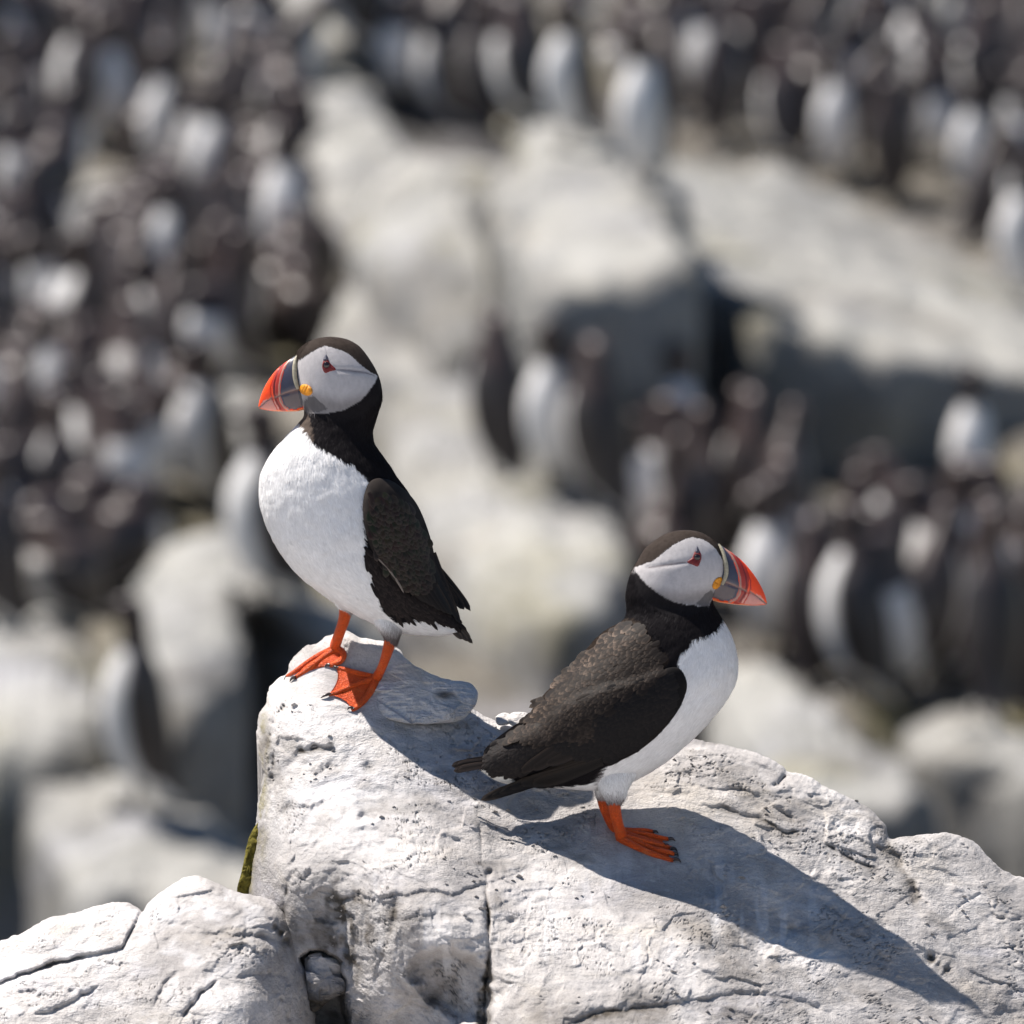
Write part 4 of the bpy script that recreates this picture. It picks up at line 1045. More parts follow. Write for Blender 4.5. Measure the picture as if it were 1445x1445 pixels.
# -------------------------------------------------------------- the puffin on the slope
wB = rock_w(895, 1190) + 6
B_SECS = [(968, 748, 966, 748, 0.6), (978, 748.8, 956, 748.8, 10), (988, 751, 944, 751.5, 17), (997, 755, 934, 756, 22), (1005, 760.5, 922, 764, 27), (1012, 767, 911, 773, 31), (1019, 777, 902, 787, 35), (1023.5, 791, 894, 801, 38), (1024, 806, 888, 816, 39), (1018, 823, 884.5, 831, 39), (1009, 837, 883.2, 845, 38),
          (1006, 849, 884, 859, 37), (1012.5, 862, 881, 873, 41), (1024, 881, 864, 885, 50), (1034, 902, 842, 901, 60), (1040.5, 925, 820, 926, 68), (1041.2, 948, 798, 949, 74), (1034, 972, 777, 970, 77), (1020, 996, 760, 989, 78), (1001, 1019, 748, 1008, 76),
          (978, 1043, 737, 1024, 71), (950, 1068, 724, 1035, 64), (918, 1090, 712, 1044, 55), (884, 1106, 702, 1052, 45), (845, 1115, 693, 1060, 36), (800, 1114, 686, 1067, 27), (755, 1110, 682, 1073, 19), (716, 1106, 678, 1078, 12), (694, 1098, 677, 1082, 7), (684, 1091, 676, 1085, 3)]
B_face = [(894, 800), (908, 796.5), (923, 791.7), (931, 784), (948.5, 770), (964, 761.7), (977.6, 758), (993, 761.7), (1006.6, 771), (1015, 782), (1021, 793.6), (1022, 807), (1020, 817), (1012, 832), (1004, 846), (1001, 856), (987, 855.5), (972, 853.7), (956, 851), (941, 845), (927, 836), (913.6, 825.6), (904, 815), (896, 805)]
B_white = [(1030, 868), (1019, 876), (1010.5, 890.5), (995, 898), (979.5, 902), (972, 914), (960, 923.5), (957, 943), (962, 958), (966, 975), (961, 995), (948, 1015), (922, 1041), (892, 1064), (857, 1083), (851, 1094), (838, 1104), (800, 1111), (776, 1113), (770, 1140), (900, 1150), (1070, 1060), (1070, 868)]
paintB = paint_with([
    ([(880, 800), (890, 770), (930, 735), (1000, 735), (1030, 775), (1019, 785), (1006, 771), (993, 761), (977, 757.5), (964, 761), (948, 769), (931, 783), (923, 791), (908, 796), (896, 802), (888, 812)], CAP, 0.5),
    (B_face, FACE, 0.45), ([(898, 812), (920, 818), (960, 826), (1012, 820), (1018, 822), (1004, 846), (1001, 856), (987, 855.5), (972, 853.7), (956, 851), (941, 845), (927, 836), (913.6, 825.6), (904, 815)], CHEEK, 9.0),
    ([(1003, 832), (1008, 838), (1003, 846), (1000, 856), (987, 855), (983, 851), (990, 843)], CHIN, 0.6),
    ([(887, 872), (897, 873), (912, 886), (924, 904), (947, 931), (930, 950), (880, 965), (820, 990), (770, 1030), (680, 1040), (700, 1000), (850, 880)], (0.034, 0.025, 0.020), 1.5),
    (B_white, WHITE, 1.6),
    ([(676, 1086), (700, 1090), (722, 1096), (730, 1103), (712, 1112), (695, 1106)], (0.74, 0.72, 0.68), 1.2)], BLACK,
    [([(969, 793), (950, 796), (933, 798.5), (915, 801)], 1.5, (0.17, 0.14, 0.14)), ([(852, 1086), (846, 1102), (850, 1120)], 3.0, (0.12, 0.10, 0.10))], 2.2, 21)
pB, bodyB, surfB = build_puffin('puffin', 'puffin lower down on the slope with mottled brown back and folded wing toward the viewer', B_SECS, wB, (900, 1200, rock_w(900, 1200)), paintB, (1015, 815), (960, 805), 66, (620, 730, 1080, 1160), 601, crease=[(988, 789), (969, 793), (950, 796), (933, 798.5), (905, 802)])
M3 = np.array([[416.7, 503, 1], [365, 575.5, 1], [427.5, 577, 1]]); T3 = np.array([[1014.5, 769], [1082, 852.5], [1004.5, 845.5]])
AF = np.linalg.solve(M3, T3)
beak(pB, lambda x, y: (x * AF[0, 0] + y * AF[1, 0] + AF[2, 0], x * AF[0, 1] + y * AF[1, 1] + AF[2, 1]), wB, 6)
head_parts(pB, surfB, wB, (983.8, 786.5), [(983.4, 770), (987, 777), (986, 781), (981, 780)], [(983.6, 772), (988, 779), (990, 786.5), (988, 794), (985, 799.5), (977, 797), (969.5, 793), (975.5, 788), (979.5, 780)],
           (1012.6, 823, 9.8, 5.8, -0.95), [(1013.5, 768), (1018.5, 776), (1022.5, 788), (1024.8, 801), (1024, 813), (1018.5, 825)])
B_wing = [(905, 958), (930, 947), (948, 941), (960, 944), (966, 953), (969.5, 966), (965, 987), (953, 1009), (938, 1028), (924, 1042), (908, 1055), (893, 1065), (875, 1074), (858, 1081), (848, 1072), (825, 1064), (800, 1060), (783, 1054), (768, 1038), (762, 1022), (785, 1003), (815, 985), (850, 970), (880, 963)]
wingB, wv, wf, wcol = sheet('wing', B_wing, surfB, pB, darkcol(41, (0.008, 0.0075, 0.008), (0.016, 0.013, 0.012)), lift=6.5, soft=22, nth=220, nrho=64)
back = lambda x, y: (-0.80, 0.60)
coverts('covert_feathers', [(900, 965), (950, 950), (960, 965), (957, 985), (940, 1015), (905, 1046), (862, 1070), (835, 1062), (800, 1052), (775, 1036), (780, 1015), (830, 985)], 620, 18, 4.8, lambda x, y: (-0.85, 0.55), lambda x, y: surfB(x, y) + 6.0, wingB,
        lambda x, y, rs: (((0.008, 0.007, 0.0075), (0.022, 0.018, 0.016)) if x > 850 or y > 1040 else ((0.016, 0.012, 0.010), (0.075, 0.055, 0.044))), 42, lift=1.0, fringe=0.5)
mant = [(889, 875), (903, 882), (915, 896), (926, 908), (945, 931), (936, 948), (918, 962), (885, 978), (862, 996), (835, 1004), (812, 1024), (786, 1040), (768, 1044), (752, 1040), (735, 1040), (722, 1040), (750, 1014), (766, 988), (788, 964), (812, 938), (836, 914), (862, 892)]
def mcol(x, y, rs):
    top = np.clip(1 - ((y - (870 + (885 - x) * 0.75)) / 75.0), 0.12, 1)  # light on the upper back painted in: feather fringes paler toward the top
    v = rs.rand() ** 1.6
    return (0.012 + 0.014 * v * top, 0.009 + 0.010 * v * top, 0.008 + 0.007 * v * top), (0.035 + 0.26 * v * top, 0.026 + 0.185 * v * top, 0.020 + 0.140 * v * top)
WTOP = [(965, 944), (930, 947), (905, 958), (880, 963), (850, 970), (815, 985), (785, 1003), (762, 1022), (768, 1040)]
def mantle_w(x, y):
    d, s_, t_ = segdist(np.asarray(x, float).ravel(), np.asarray(y, float).ravel(), WTOP)
    edge = np.interp(np.asarray(x, float).ravel(), [762, 785, 815, 850, 880, 905, 930, 965], [1022, 1003, 985, 970, 963, 958, 947, 944])
    sd = np.where(np.asarray(y, float).ravel() > edge, d, -d)
    return surfB(x, y) + (5.2 * sstep(-9, 9, sd)).reshape(np.shape(x))
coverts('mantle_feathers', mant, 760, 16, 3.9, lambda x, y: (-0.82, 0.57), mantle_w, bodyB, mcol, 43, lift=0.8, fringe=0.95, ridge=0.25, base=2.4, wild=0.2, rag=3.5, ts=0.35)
coverts('rump_feathers', [(770, 1030), (790, 1058), (770, 1072), (740, 1092), (720, 1094), (700, 1086), (690, 1068), (708, 1046), (735, 1036)], 260, 14, 3.6, lambda x, y: (-0.85, 0.5), lambda x, y: surfB(x, y) + 2.0, bodyB,
        lambda x, y, rs: ((0.012, 0.010, 0.010), (0.05, 0.038, 0.032)), 44, lift=1.2, fringe=0.4)
for i, (b, t, wd) in enumerate([((850, 1074), (750, 1108), 10), ((845, 1072), (733, 1108), 9.5), ((838, 1070), (718, 1113), 9), ((830, 1070), (704, 1119), 8.5), ((822, 1070), (692, 1124), 8), ((815, 1072), (678, 1129), 7.5)]):
    feather('flight_feather', b, t, wd, lambda X, Y, i=i: np.maximum(surfB(X, Y), wB + 16) + 2.0 + 0.9 * (5 - i), wingB, (0.010, 0.0085, 0.008), (0.028, 0.022, 0.018) if i < 5 else (0.12, 0.09, 0.07), bend=-2.0, lift0=1, lift1=1.5, ts=0.75, nt=26)
for b, t, wd in [((835, 1050), (770, 1078), 9), ((815, 1044), (750, 1086), 9), ((800, 1042), (735, 1090), 8)]:
    feather('inner_flight_feather', b, t, wd, lambda X, Y: surfB(X, Y) + 4.5, wingB, (0.014, 0.011, 0.010), (0.045, 0.034, 0.028), bend=-1, ts=0.7)
for b, t, wd, w_ in [((752, 1012), (682, 1066), 6.0, -26), ((756, 1020), (690, 1074), 8, -22), ((762, 1030), (700, 1078), 9, -16)]:
    feather('wingtip_feather', b, t, wd, wB + w_, pB, (0.022, 0.018, 0.017), (0.14, 0.11, 0.09), bend=2, ts=0.8)
for b, t, wd, w_ in [((700, 1068), (637, 1081), 5.2, -3), ((702, 1074), (640, 1088), 5.2, 3), ((700, 1072), (644, 1079), 5, 0), ((704, 1076), (646, 1086), 5.5, 5)]:
    feather('tail_feather', b, t, wd, wB + w_, pB, (0.035, 0.027, 0.023), (0.11, 0.08, 0.065), bend=0.5, ts=0.8)
thigh(pB, [(838, 1068, 900, 1064, 6), (838, 1090, 902, 1082, 18), (841, 1104, 894, 1100, 20), (846, 1115, 887, 1112, 17), (852, 1125, 883, 1123, 13), (856, 1132, 879, 1131, 10), (860, 1138, 875, 1138, 6)], wB + 16, tpaint(1112, 1134, WHITE, (0.16, 0.125, 0.115)), 63)
thigh(pB, [(830, 1095, 870, 1092, 18), (836, 1108, 866, 1106, 16), (840, 1118, 860, 1116, 12), (843, 1127, 858, 1126, 8), (846, 1132, 854, 1132, 4)], wB - 16, tpaint(1108, 1126, WHITE, (0.3, 0.24, 0.22)), 64)
wn = rock_w(876, 1182)
make_leg(pB, [(868, 1124, wB + 16, 9), (867, 1138, wB + 16, 9), (870, 1155, wB + 14, 8), (874, 1170, (wn + wB + 12) / 2 + 2, 8), (876, 1181, wn + 6, 8.5), (872, 1186, wn + 3, 5)],
         [[rw(878, 1181, 6, 6), rw(900, 1185, 6, 4.6), rw(920, 1190, 5, 4), rw(936, 1194, 4, 3.6), rw(948, 1197, 3.5, 3)],
          [rw(878, 1182, 6, 6), rw(900, 1190, 6, 5), rw(922, 1198, 5, 4.4), rw(940, 1202, 4, 3.8), rw(952, 1205, 3, 3)],
          [rw(877, 1184, 6, 6), rw(896, 1194, 6, 5), rw(916, 1203, 5, 4.4), rw(935, 1210, 4, 3.8), rw(950, 1214, 3, 3)]],
         [[rw(946, 1197, 4, 2.6), rw(952, 1197, 5, 2), rw(956, 1202, 1, 0.6)], [rw(950, 1204, 4, 2.6), rw(955, 1204, 5, 2.1), rw(957, 1209, 1, 0.6)], [rw(949, 1213, 4, 2.6), rw(956, 1212, 5, 2.0), rw(961, 1217, 1, 0.6)]], ORANGE)
wn2 = rock_w(886, 1172)
make_leg(pB, [(850, 1122, wB - 16, 7.5), (851, 1133, wB - 16, 7.5), (857, 1150, wB - 16, 6.8), (864, 1164, (wn2 + wB - 16) / 2 + 1, 6.8), (870, 1172, wn2 + 4, 7), (868, 1176, wn2 + 2, 4)],
         [[rw(872, 1171, 5, 5), rw(892, 1172, 5, 4), rw(910, 1172, 4.5, 3.6), rw(922, 1174, 4, 3)],
          [rw(873, 1172, 5, 5), rw(895, 1175, 5, 4.2), rw(918, 1179, 4.5, 3.8), rw(932, 1182, 4, 3.4), rw(944, 1184, 3.5, 2.8)],
          [rw(873, 1174, 5, 5), rw(894, 1180, 5, 4.4), rw(914, 1186, 4.5, 4), rw(930, 1190, 3.5, 3), rw(940, 1193, 3, 2.6)]],
         [[rw(920, 1174, 4, 2.2), rw(926, 1173, 5, 1.7), rw(929, 1176, 2, 0.5)], [rw(943, 1184, 4, 2.5), rw(948, 1183, 5, 2), rw(953, 1187, 1, 0.5)], [rw(938, 1192, 4, 2.2), rw(942, 1192, 5, 1.7), rw(945, 1195, 1, 0.5)]], ORANGE)
for r_ in (pA, pB):
    for ch in r_.children: ch.location = -Vector(r_.location)

# ================================================================== FAR SHORE : ground, boulders
SEA_Z = -14.0
def ground_z(x, y):
    p = np.c_[x, y, np.zeros(len(x))]
    z = 0.62 + 0.16 * fbm(p / 2.2, 3, 201) + 0.10 * fbm(p / 0.7, 4, 202) + 0.03 * fbm(p / 0.15, 3, 203)
    for (hx, hy, r, d) in ((5, 1190, .30, 1.2), (25, 1290, .22, .9), (195, 1290, .10, .5), (1010, 1040, .16, .7), (1390, 1160, .25, 1.0), (1310, 1150, .16, .7), (700, 900, .12, .4), (1430, 1220, .25, .8), (60, 1060, .10, .4)):
        q = on_plane(hx, hy, 0.6)
        z = z - d * np.exp(-(((x - q[0]) / r) ** 2 + ((y - q[1]) / (r * 3.2)) ** 2) ** 1.5)
    # the shore falls into the sea well outside the view
    d = np.maximum(np.abs(x) - 26, 0) + np.maximum(-6 - y, 0) + np.maximum(y - 75, 0)
    return z - 0.02 * d ** 2
xs = np.r_[np.linspace(-60, -5, 45)[:-1], np.linspace(-5, 5, 170), np.linspace(5, 60, 45)[1:]]
ys = np.r_[np.linspace(-40, 14, 45)[:-1], np.linspace(14, 42, 330), np.linspace(42, 110, 50)[1:]]
gx, gy = np.meshgrid(xs, ys, indexing='ij')
gz = ground_z(gx.ravel(), gy.ravel())
GV = np.c_[gx.ravel(), gy.ravel(), gz]; GF = gridfaces(len(xs), len(ys))
ground = mesh('ground', GV, GF, M_GROUND)
tag(ground, 'stained shore rock under the colony, coloured dark for the shade between boulders', kind='structure')
a = ground.data.color_attributes.new('stain_shade', 'FLOAT_COLOR', 'POINT')
n = fbm(GV / 0.9, 4, 210); c4 = np.zeros((len(GV), 4), np.float32); c4[:, 3] = 1
c4[:, 1] = sstep(0.2, 0.55, n) * 0.4; c4[:, 2] = sstep(0.15, 0.5, fbm(GV / 0.5, 3, 211)) * 0.5
a.data.foreach_set('color', c4.ravel())
seav = []
for r_ in (0, 400, 9000):
    for k in range(48): seav.append((r_ * math.cos(k * math.pi / 24), r_ * math.sin(k * math.pi / 24), SEA_Z))
sea = mesh('sea', seav, [(48 * j + k, 48 * j + (k + 1) % 48, 48 * (j + 1) + (k + 1) % 48, 48 * (j + 1) + k) for j in range(2) for k in range(48)], M_SEA)
tag(sea, 'deep blue sea around the rocky shore', kind='structure')

BOULD_V = [GV]; BOULD_F = [GF]; voff = len(GV)
def boulder(poly, top, label, seed, dome=0.05, slope=(0, 0), lump=0.085, mat=None, n=(150, 46), name='boulder', rim=0.10, under=0.09, tilt=0.0, tx=0.6):
    """top polygon in photo pixels laid on the level z=top; sides fall to the ground"""
    global voff
    def hit(x, y):
        r = (x - 722.5) / FPX * RGT + (722.5 - y) / FPX * UPV + FWD
        t = (top - tilt * tx - CAMZ) / (r[2] - tilt * r[0])
        return CAM + t * r
    W = np.array([hit(x, y) for x, y in poly])[:, :2]
    oc = curve(np.r_[W, W[:1]], 800)
    seg = np.r_[0, np.cumsum(np.linalg.norm(np.diff(oc, axis=0), axis=1))]
    tq = np.linspace(0, seg[-1], n[0], endpoint=False)
    O = np.c_[np.interp(tq, seg, oc[:, 0]), np.interp(tq, seg, oc[:, 1])]
    cen = O.mean(0)
    O = cen + (O - cen) * (1 + 0.05 * fbm(np.c_[O / 0.35, O[:, :1] * 0], 3, seed))[:, None]
    d = O - cen; Rr = np.linalg.norm(d, axis=1)
    rho = np.r_[np.linspace(0, 1, n[1] - 14), 1 - np.linspace(0, 1, 15)[1:] * under]; drop = np.r_[np.zeros(n[1] - 14), np.linspace(0, 1, 15)[1:]]
    X = cen[0] + d[:, None, 0] * rho; Y = cen[1] + d[:, None, 1] * rho
    e = np.minimum(np.clip(1 - rho, 0, 1)[None] * Rr[:, None] / rim, 1)
    prof = np.sqrt(np.clip(1 - (1 - e) ** 2, 0, 1))
    Z = top - rim * 0.7 * (1 - prof) + dome * (1 - np.clip(rho, 0, 1)[None] ** 2) + (X - cen[0]) * slope[0] + tilt * (X - tx) + (Y - cen[1]) * slope[1]
    Z[:, -14:] = Z[:, n[1] - 15:n[1] - 14]
    Z = Z - drop[None] ** 0.9 * (top + 0.3)
    p = np.c_[X.ravel(), Y.ravel(), Z.ravel()]
    dn = lump * fbm(p / 0.55, 4, seed + 1) + 0.35 * lump * fbm(p * np.array([2.0, 2, 6]) / 0.3, 4, seed + 2, ridged=True)
    p[:, 2] += dn; rr = (np.c_[X.ravel(), Y.ravel()] - cen); rr /= np.linalg.norm(rr, axis=1)[:, None] + 1e-6
    side = np.clip((np.tile(np.where(drop > 0, 1, rho), n[0]) - 0.8) / 0.2, 0, 1)
    p[:, :2] += rr * (dn * 1.2 * side)[:, None]
    ob = mesh(name, p, gridfaces(n[0], n[1], wrapu=True), mat or M_ROCK_FAR)
    a = ob.data.color_attributes.new('stain_shade', 'FLOAT_COLOR', 'POINT'); c4 = np.zeros((len(p), 4), np.float32); c4[:, 3] = 1
    c4[:, 0] = 0.5 * sstep(0.1, 0.5, fbm(p / 0.35, 4, seed + 6)) + 0.35 * side * sstep(-0.1, 0.4, fbm(p / 0.2, 3, seed + 4))
    c4[:, 1] = 0.6 * sstep(0.0, 0.4, fbm(p / 0.5, 3, seed + 5)) * (1 - side)
    c4[:, 2] = 0.35 * sstep(0.2, 0.5, fbm(p / 0.3, 3, seed + 8))
    a.data.foreach_set('color', c4.ravel())
    BOULD_V.append(p); BOULD_F.append(gridfaces(n[0], n[1], wrapu=True) + voff); voff += len(p)
    return tag(ob, label, 'rock')

boulder([(735, 165), (820, 185), (900, 215), (1000, 245), (1100, 250), (1200, 290), (1300, 330), (1445, 400), (1640, 470), (1700, 600), (1560, 590), (1445, 545), (1330, 520), (1250, 505), (1150, 470), (1060, 440), (1020, 410), (960, 400), (880, 395), (800, 400), (730, 345), (715, 250)],
        1.06, 'long pale slab of rock slanting across the colony with a deep shaded front face', 301, dome=0.04, n=(300, 70), rim=0.06, tilt=-0.30, lump=0.06)
boulder([(745, 190), (800, 185), (860, 198), (895, 240), (930, 290), (975, 345), (985, 372), (930, 385), (860, 388), (790, 392), (735, 345), (725, 255)],
        1.30, 'raised grey block at the near end of the long pale slab, throwing a blue shadow', 317, dome=0.05)
boulder([(520, 250), (560, 215), (640, 215), (715, 235), (735, 300), (700, 360), (690, 420), (700, 470), (640, 480), (590, 450), (540, 400), (510, 330)], 0.97, 'rounded grey boulder at the upper end of the long pale slab', 302, dome=0.12)
boulder([(395, 130), (470, 120), (530, 145), (575, 190), (590, 230), (540, 290), (480, 300), (440, 260), (415, 190)], 0.80, 'flat pale rock beside the dark crowd, below the topmost ledge', 303)
boulder([(505, 420), (560, 430), (630, 470), (665, 530), (640, 565), (570, 562), (510, 540), (450, 480)], 0.82, 'low pale rock just behind the head of the puffin on the peak', 304)
boulder([(540, 575), (640, 555), (690, 590), (740, 650), (830, 700), (885, 760), (890, 820), (800, 860), (700, 835), (620, 790), (570, 700)], 0.86, 'broad pale rock behind the back of the puffin on the peak', 305, n=(220, 56))
boulder([(160, 835), (205, 788), (275, 765), (360, 772), (435, 812), (520, 860), (560, 900), (470, 905), (395, 880), (350, 868), (345, 920), (340, 990), (290, 1015), (235, 1015), (190, 965), (168, 895)], 0.98, 'large pale boulder sloping down behind the peak of the outcrop', 306, dome=0.10, slope=(-0.05, 0.0), n=(240, 60), rim=0.12)
boulder([(-90, 900), (0, 885), (70, 870), (125, 890), (150, 980), (150, 1030), (90, 1060), (0, 1050), (-90, 1030)], 0.84, 'pale hummocky rock beside the lone upright guillemot', 307)
boulder([(45, 1130), (110, 1105), (190, 1120), (280, 1150), (350, 1190), (420, 1240), (400, 1290), (300, 1300), (200, 1270), (130, 1290), (80, 1240)], 0.72, 'pale sunlit slab under the feet of the lone upright guillemot', 308, slope=(-0.05, 0.0))
boulder([(1000, 915), (1060, 920), (1110, 960), (1180, 1000), (1260, 1050), (1320, 1090), (1310, 1135), (1220, 1150), (1130, 1135), (1060, 1070), (1010, 1000)], 0.98, 'pale ledge running down beyond the breast of the puffin on the slope', 309, n=(220, 56))
boulder([(1290, 1025), (1335, 1015), (1400, 1025), (1480, 1045), (1600, 1070), (1600, 1120), (1500, 1108), (1400, 1085), (1330, 1075), (1285, 1055)], 0.84, 'buff ledge with a dark hollow under it, above the right end of the outcrop', 310)
boulder([(330, -60), (520, -60), (545, 0), (535, 45), (480, 62), (400, 60), (350, 30)], 0.86, 'topmost pale ledge of rock between the dense crowds', 311)
boulder([(1160, -80), (1300, -80), (1325, -10), (1310, 18), (1240, 15), (1190, 0)], 0.86, 'pale ledge behind the crowd above the long slab', 312)
boulder([(100, 255), (170, 245), (215, 270), (205, 330), (150, 345), (90, 325)], 0.76, 'small pale rock amid the packed crowd of dark birds', 313)
boulder([(185, 380), (225, 370), (255, 420), (275, 500), (240, 530), (200, 480)], 0.74, 'narrow buff rock amid the packed crowd of dark birds', 314)
boulder([(270, 545), (320, 530), (370, 570), (365, 630), (310, 640), (275, 600)], 0.74, 'rounded pale rock beside the white breasted guillemot', 315)
TREE = BVHTree.FromPolygons(np.concatenate(BOULD_V).tolist(), np.concatenate(BOULD_F).tolist())

# ================================================================== GUILLEMOTS
MUR = [(8, -2, 2, -2, 2), (28, 3, -20, 3, 17), (40, 16, -34, 20, 23), (42, 34, -37, 40, 24), (28, 52, -38, 60, 22), (24, 78, -42, 84, 22), (34, 108, -52, 112, 32), (55, 145, -66, 146, 46),
       (69, 195, -78, 192, 55), (67, 245, -86, 238, 56), (50, 298, -91, 285, 50), (20, 338, -96, 320, 40), (-30, 364, -102, 345, 26), (-72, 384, -110, 366, 14), (-98, 394, -114, 380, 6), (-108, 394, -112, 388, 2)]
MUR_LEAN = [(60, 30, 50, 34, 2), (84, 36, 40, 30, 17), (96, 50, 28, 38, 23), (92, 68, 20, 52, 24), (76, 84, 8, 66, 22), (64, 104, -6, 82, 24), (62, 132, -30, 108, 34), (68, 168, -58, 146, 46),
            (68, 212, -82, 190, 55), (60, 256, -100, 232, 56), (38, 304, -114, 276, 50), (6, 338, -126, 312, 40), (-44, 362, -136, 336, 26), (-86, 382, -146, 358, 14), (-120, 394, -150, 374, 6), (-140, 394, -148, 386, 2)]
MUR_TUCK = [(6, 40, -6, 40, 2), (26, 44, -30, 44, 18), (40, 58, -46, 58, 26), (44, 78, -54, 78, 30), (46, 100, -60, 100, 36), (56, 128, -68, 126, 44), (68, 160, -78, 158, 54),
            (76, 205, -88, 198, 62), (72, 252, -96, 242, 62), (54, 302, -102, 286, 55), (22, 340, -106, 320, 44), (-30, 366, -110, 345, 28), (-72, 384, -116, 366, 14), (-98, 394, -118, 380, 6), (-108, 394, -116, 388, 2)]
MUR_SIT = [(x1 * 1.12, 400 - (400 - y1) * 0.66, x2 * 1.12, 400 - (400 - y2) * 0.66, bb * 1.14) for x1, y1, x2, y2, bb in [(p[0] + 30 * (p[1] < 120), p[1], p[2] + 20 * (p[1] < 120), p[3], p[4]) for p in MUR_TUCK]]
def murre(secs, bill, name, link=True):
    root = empty(name, (0, 0, 0))
    X, Y, Wd = loft_rings(secs, 56, 28)
    hy = secs[2][1]
    V = np.stack([X, Wd, 400 - Y], -1).reshape(-1, 3) / 1000.0
    x, y = X.ravel(), Y.ravel(); w = Wd.ravel()
    p = V / 0.02; nz = fbm(p, 3, 9)
    neck = secs[5][1]
    mid = (X.max(1) + X.min(1)) / 2; midr = np.repeat(mid, 28); half = np.repeat((X.max(1) - X.min(1)) / 2, 28) + 1e-6
    fr = (x - midr) / half
    white = (y > neck + 22 + 4 * nz) & (fr > 0.18 + 0.1 * nz + 0.35 * sstep(330, 380, y)) | ((y > 345) & (fr > -0.6))
    col = np.where(white[:, None], np.array([[0.72, 0.70, 0.68]]), np.array([[0.038, 0.028, 0.026]]) * (1 + 0.35 * nz[:, None]))
    col = np.where((y < neck + 30)[:, None] & ~white[:, None], col * np.array([[1.15, 1.0, 0.95]]), col)
    b = mesh('body', V, gridfaces(56, 28, wrapv=True), M_MURRE, root, col=col)
    # bill
    bx, by, ax, ay = bill
    t = np.linspace(0, 1, 10); th = np.linspace(0, 2 * math.pi, 10, endpoint=False)
    r = 8 * (1 - t) ** 0.6 + 0.4
    PX = (bx + (ax - bx) * t)[:, None] + 0 * th; PY = (by + (ay - by) * t + 5 * t * t)[:, None] + r[:, None] * np.cos(th); PW = 0.6 * r[:, None] * np.sin(th)
    mesh('bill', np.stack([PX, PW, 400 - PY], -1).reshape(-1, 3) / 1000, gridfaces(10, 10, wrapv=True), M_MURREBILL, root)
    # folded wings
    i0, i1 = 19, 50
    for sgn in (1, -1):
        rows = []
        for k, i in enumerate(range(i0, i1)):
            tt = k / (i1 - i0 - 1)
            lo = -0.95; hi = 0.10 - 0.75 * tt ** 2 if tt > 0.05 else -0.4
            f = np.linspace(lo, hi, 9)
            cx, cy = X[i].mean(), Y[i].mean(); hx, hyy = (X[i, 0] - X[i, 14]) / 2, (Y[i, 0] - Y[i, 14]) / 2
            bb = Wd[i].max()
            edge = np.sin(np.linspace(0, math.pi, 9)) ** 0.4
            rows.append(np.stack([cx + hx * f * 1.03, sgn * (bb * np.sqrt(np.clip(1 - f * f, 0, 1)) + 1.0 + 6 * edge * (1 - tt * .3)), 400 - (cy + hyy * f + 14 * tt * tt)], -1))
        mesh('wing', np.array(rows).reshape(-1, 3) / 1000, gridfaces(i1 - i0, 9), M_MURREWING, root)
    # legs and webbed feet
    for sgn in (1, -1):
        vs, fs = [], []
        for (x0, z0, x1, z1, r0, r1) in ((-18, 52, -6, 6, 9, 5),):
            for j, (xx, zz, rr) in enumerate(((x0, z0, r0), ((x0 + x1) / 2, (z0 + z1) / 2, r1), (x1, z1, r1))):
                for q in range(8): vs.append((xx + rr * math.cos(q * math.pi / 4), sgn * 22 + rr * math.sin(q * math.pi / 4), zz))
            for j in range(2):
                for q in range(8): fs.append((8 * j + q, 8 * j + (q + 1) % 8, 8 * j + 8 + (q + 1) % 8, 8 * j + 8 + q))
        o = len(vs)
        for (xx, yy) in ((-10, 0), (40, -20), (50, 0), (40, 20)):
            vs.append((xx, sgn * 22 + yy, 7)); vs.append((xx, sgn * 22 + yy, -2))
        fs += [(o, o + 2, o + 4, o + 6), (o + 1, o + 3, o + 5, o + 7), (o, o + 1, o + 3, o + 2), (o + 2, o + 3, o + 5, o + 4), (o + 4, o + 5, o + 7, o + 6), (o + 6, o + 7, o + 1, o)]
        mesh('leg', np.array(vs) / 1000.0, fs, M_MURREBILL, root)
    return root

protos = [murre(MUR, (38, 30, 92, 24), 'guillemot'), murre(MUR_LEAN, (90, 58, 140, 76), 'guillemot'), murre(MUR_TUCK, (38, 66, 84, 74), 'guillemot'), murre(MUR_SIT, (76, 186, 122, 196), 'guillemot')]
used = [False] * 4
def copy_tree(o, parent=None):
    c = o.copy(); C.objects.link(c); c.parent = parent
    for ch in o.children: copy_tree(ch, c)
    return c
def ray_ground(px, py):
    r = (px - 722.5) / FPX * RGT + (722.5 - py) / FPX * UPV + FWD; r = r / np.linalg.norm(r)
    hit = TREE.ray_cast(Vector(CAM + r * 11), Vector(r), 90)
    return hit[0]
placed = []
def stand(px, py, kind, heading, label, group, scale=1.0, mind=0.0, lean=0.0):
    """feet at photo pixel px,py; heading in degrees: 0 faces +x (to the right), 90 away from the camera"""
    h = ray_ground(px, py)
    if h is None: return None
    for q in placed:
        if (q - h).length < mind: return None
    placed.append(h)
    if not used[kind]: used[kind] = True; o = protos[kind]
    else: o = copy_tree(protos[kind])
    o.location = h - Vector((0, 0, 0.004)); o.rotation_euler = (0.10 * lean, 0.20 * lean * abs(lean), math.radians(heading)); o.scale = (scale,) * 3
    tag(o, label, 'bird', group)
    return o
G0 = 'guillemots standing apart'
lone = stand(187, 1135, 0, 168, 'lone upright guillemot with dark back on the pale slab near the cleft boulder', G0, 1.12)
lone.scale = (0.98, 0.92, 1.16)
stand(283, 722, 0, 205, 'guillemot showing white breast and long dark back beside a rounded pale rock', G0, 1.12)
stand(368, 850, 0, 168, 'guillemot half hidden behind the white breast of the puffin on the peak', G0, 1.15)
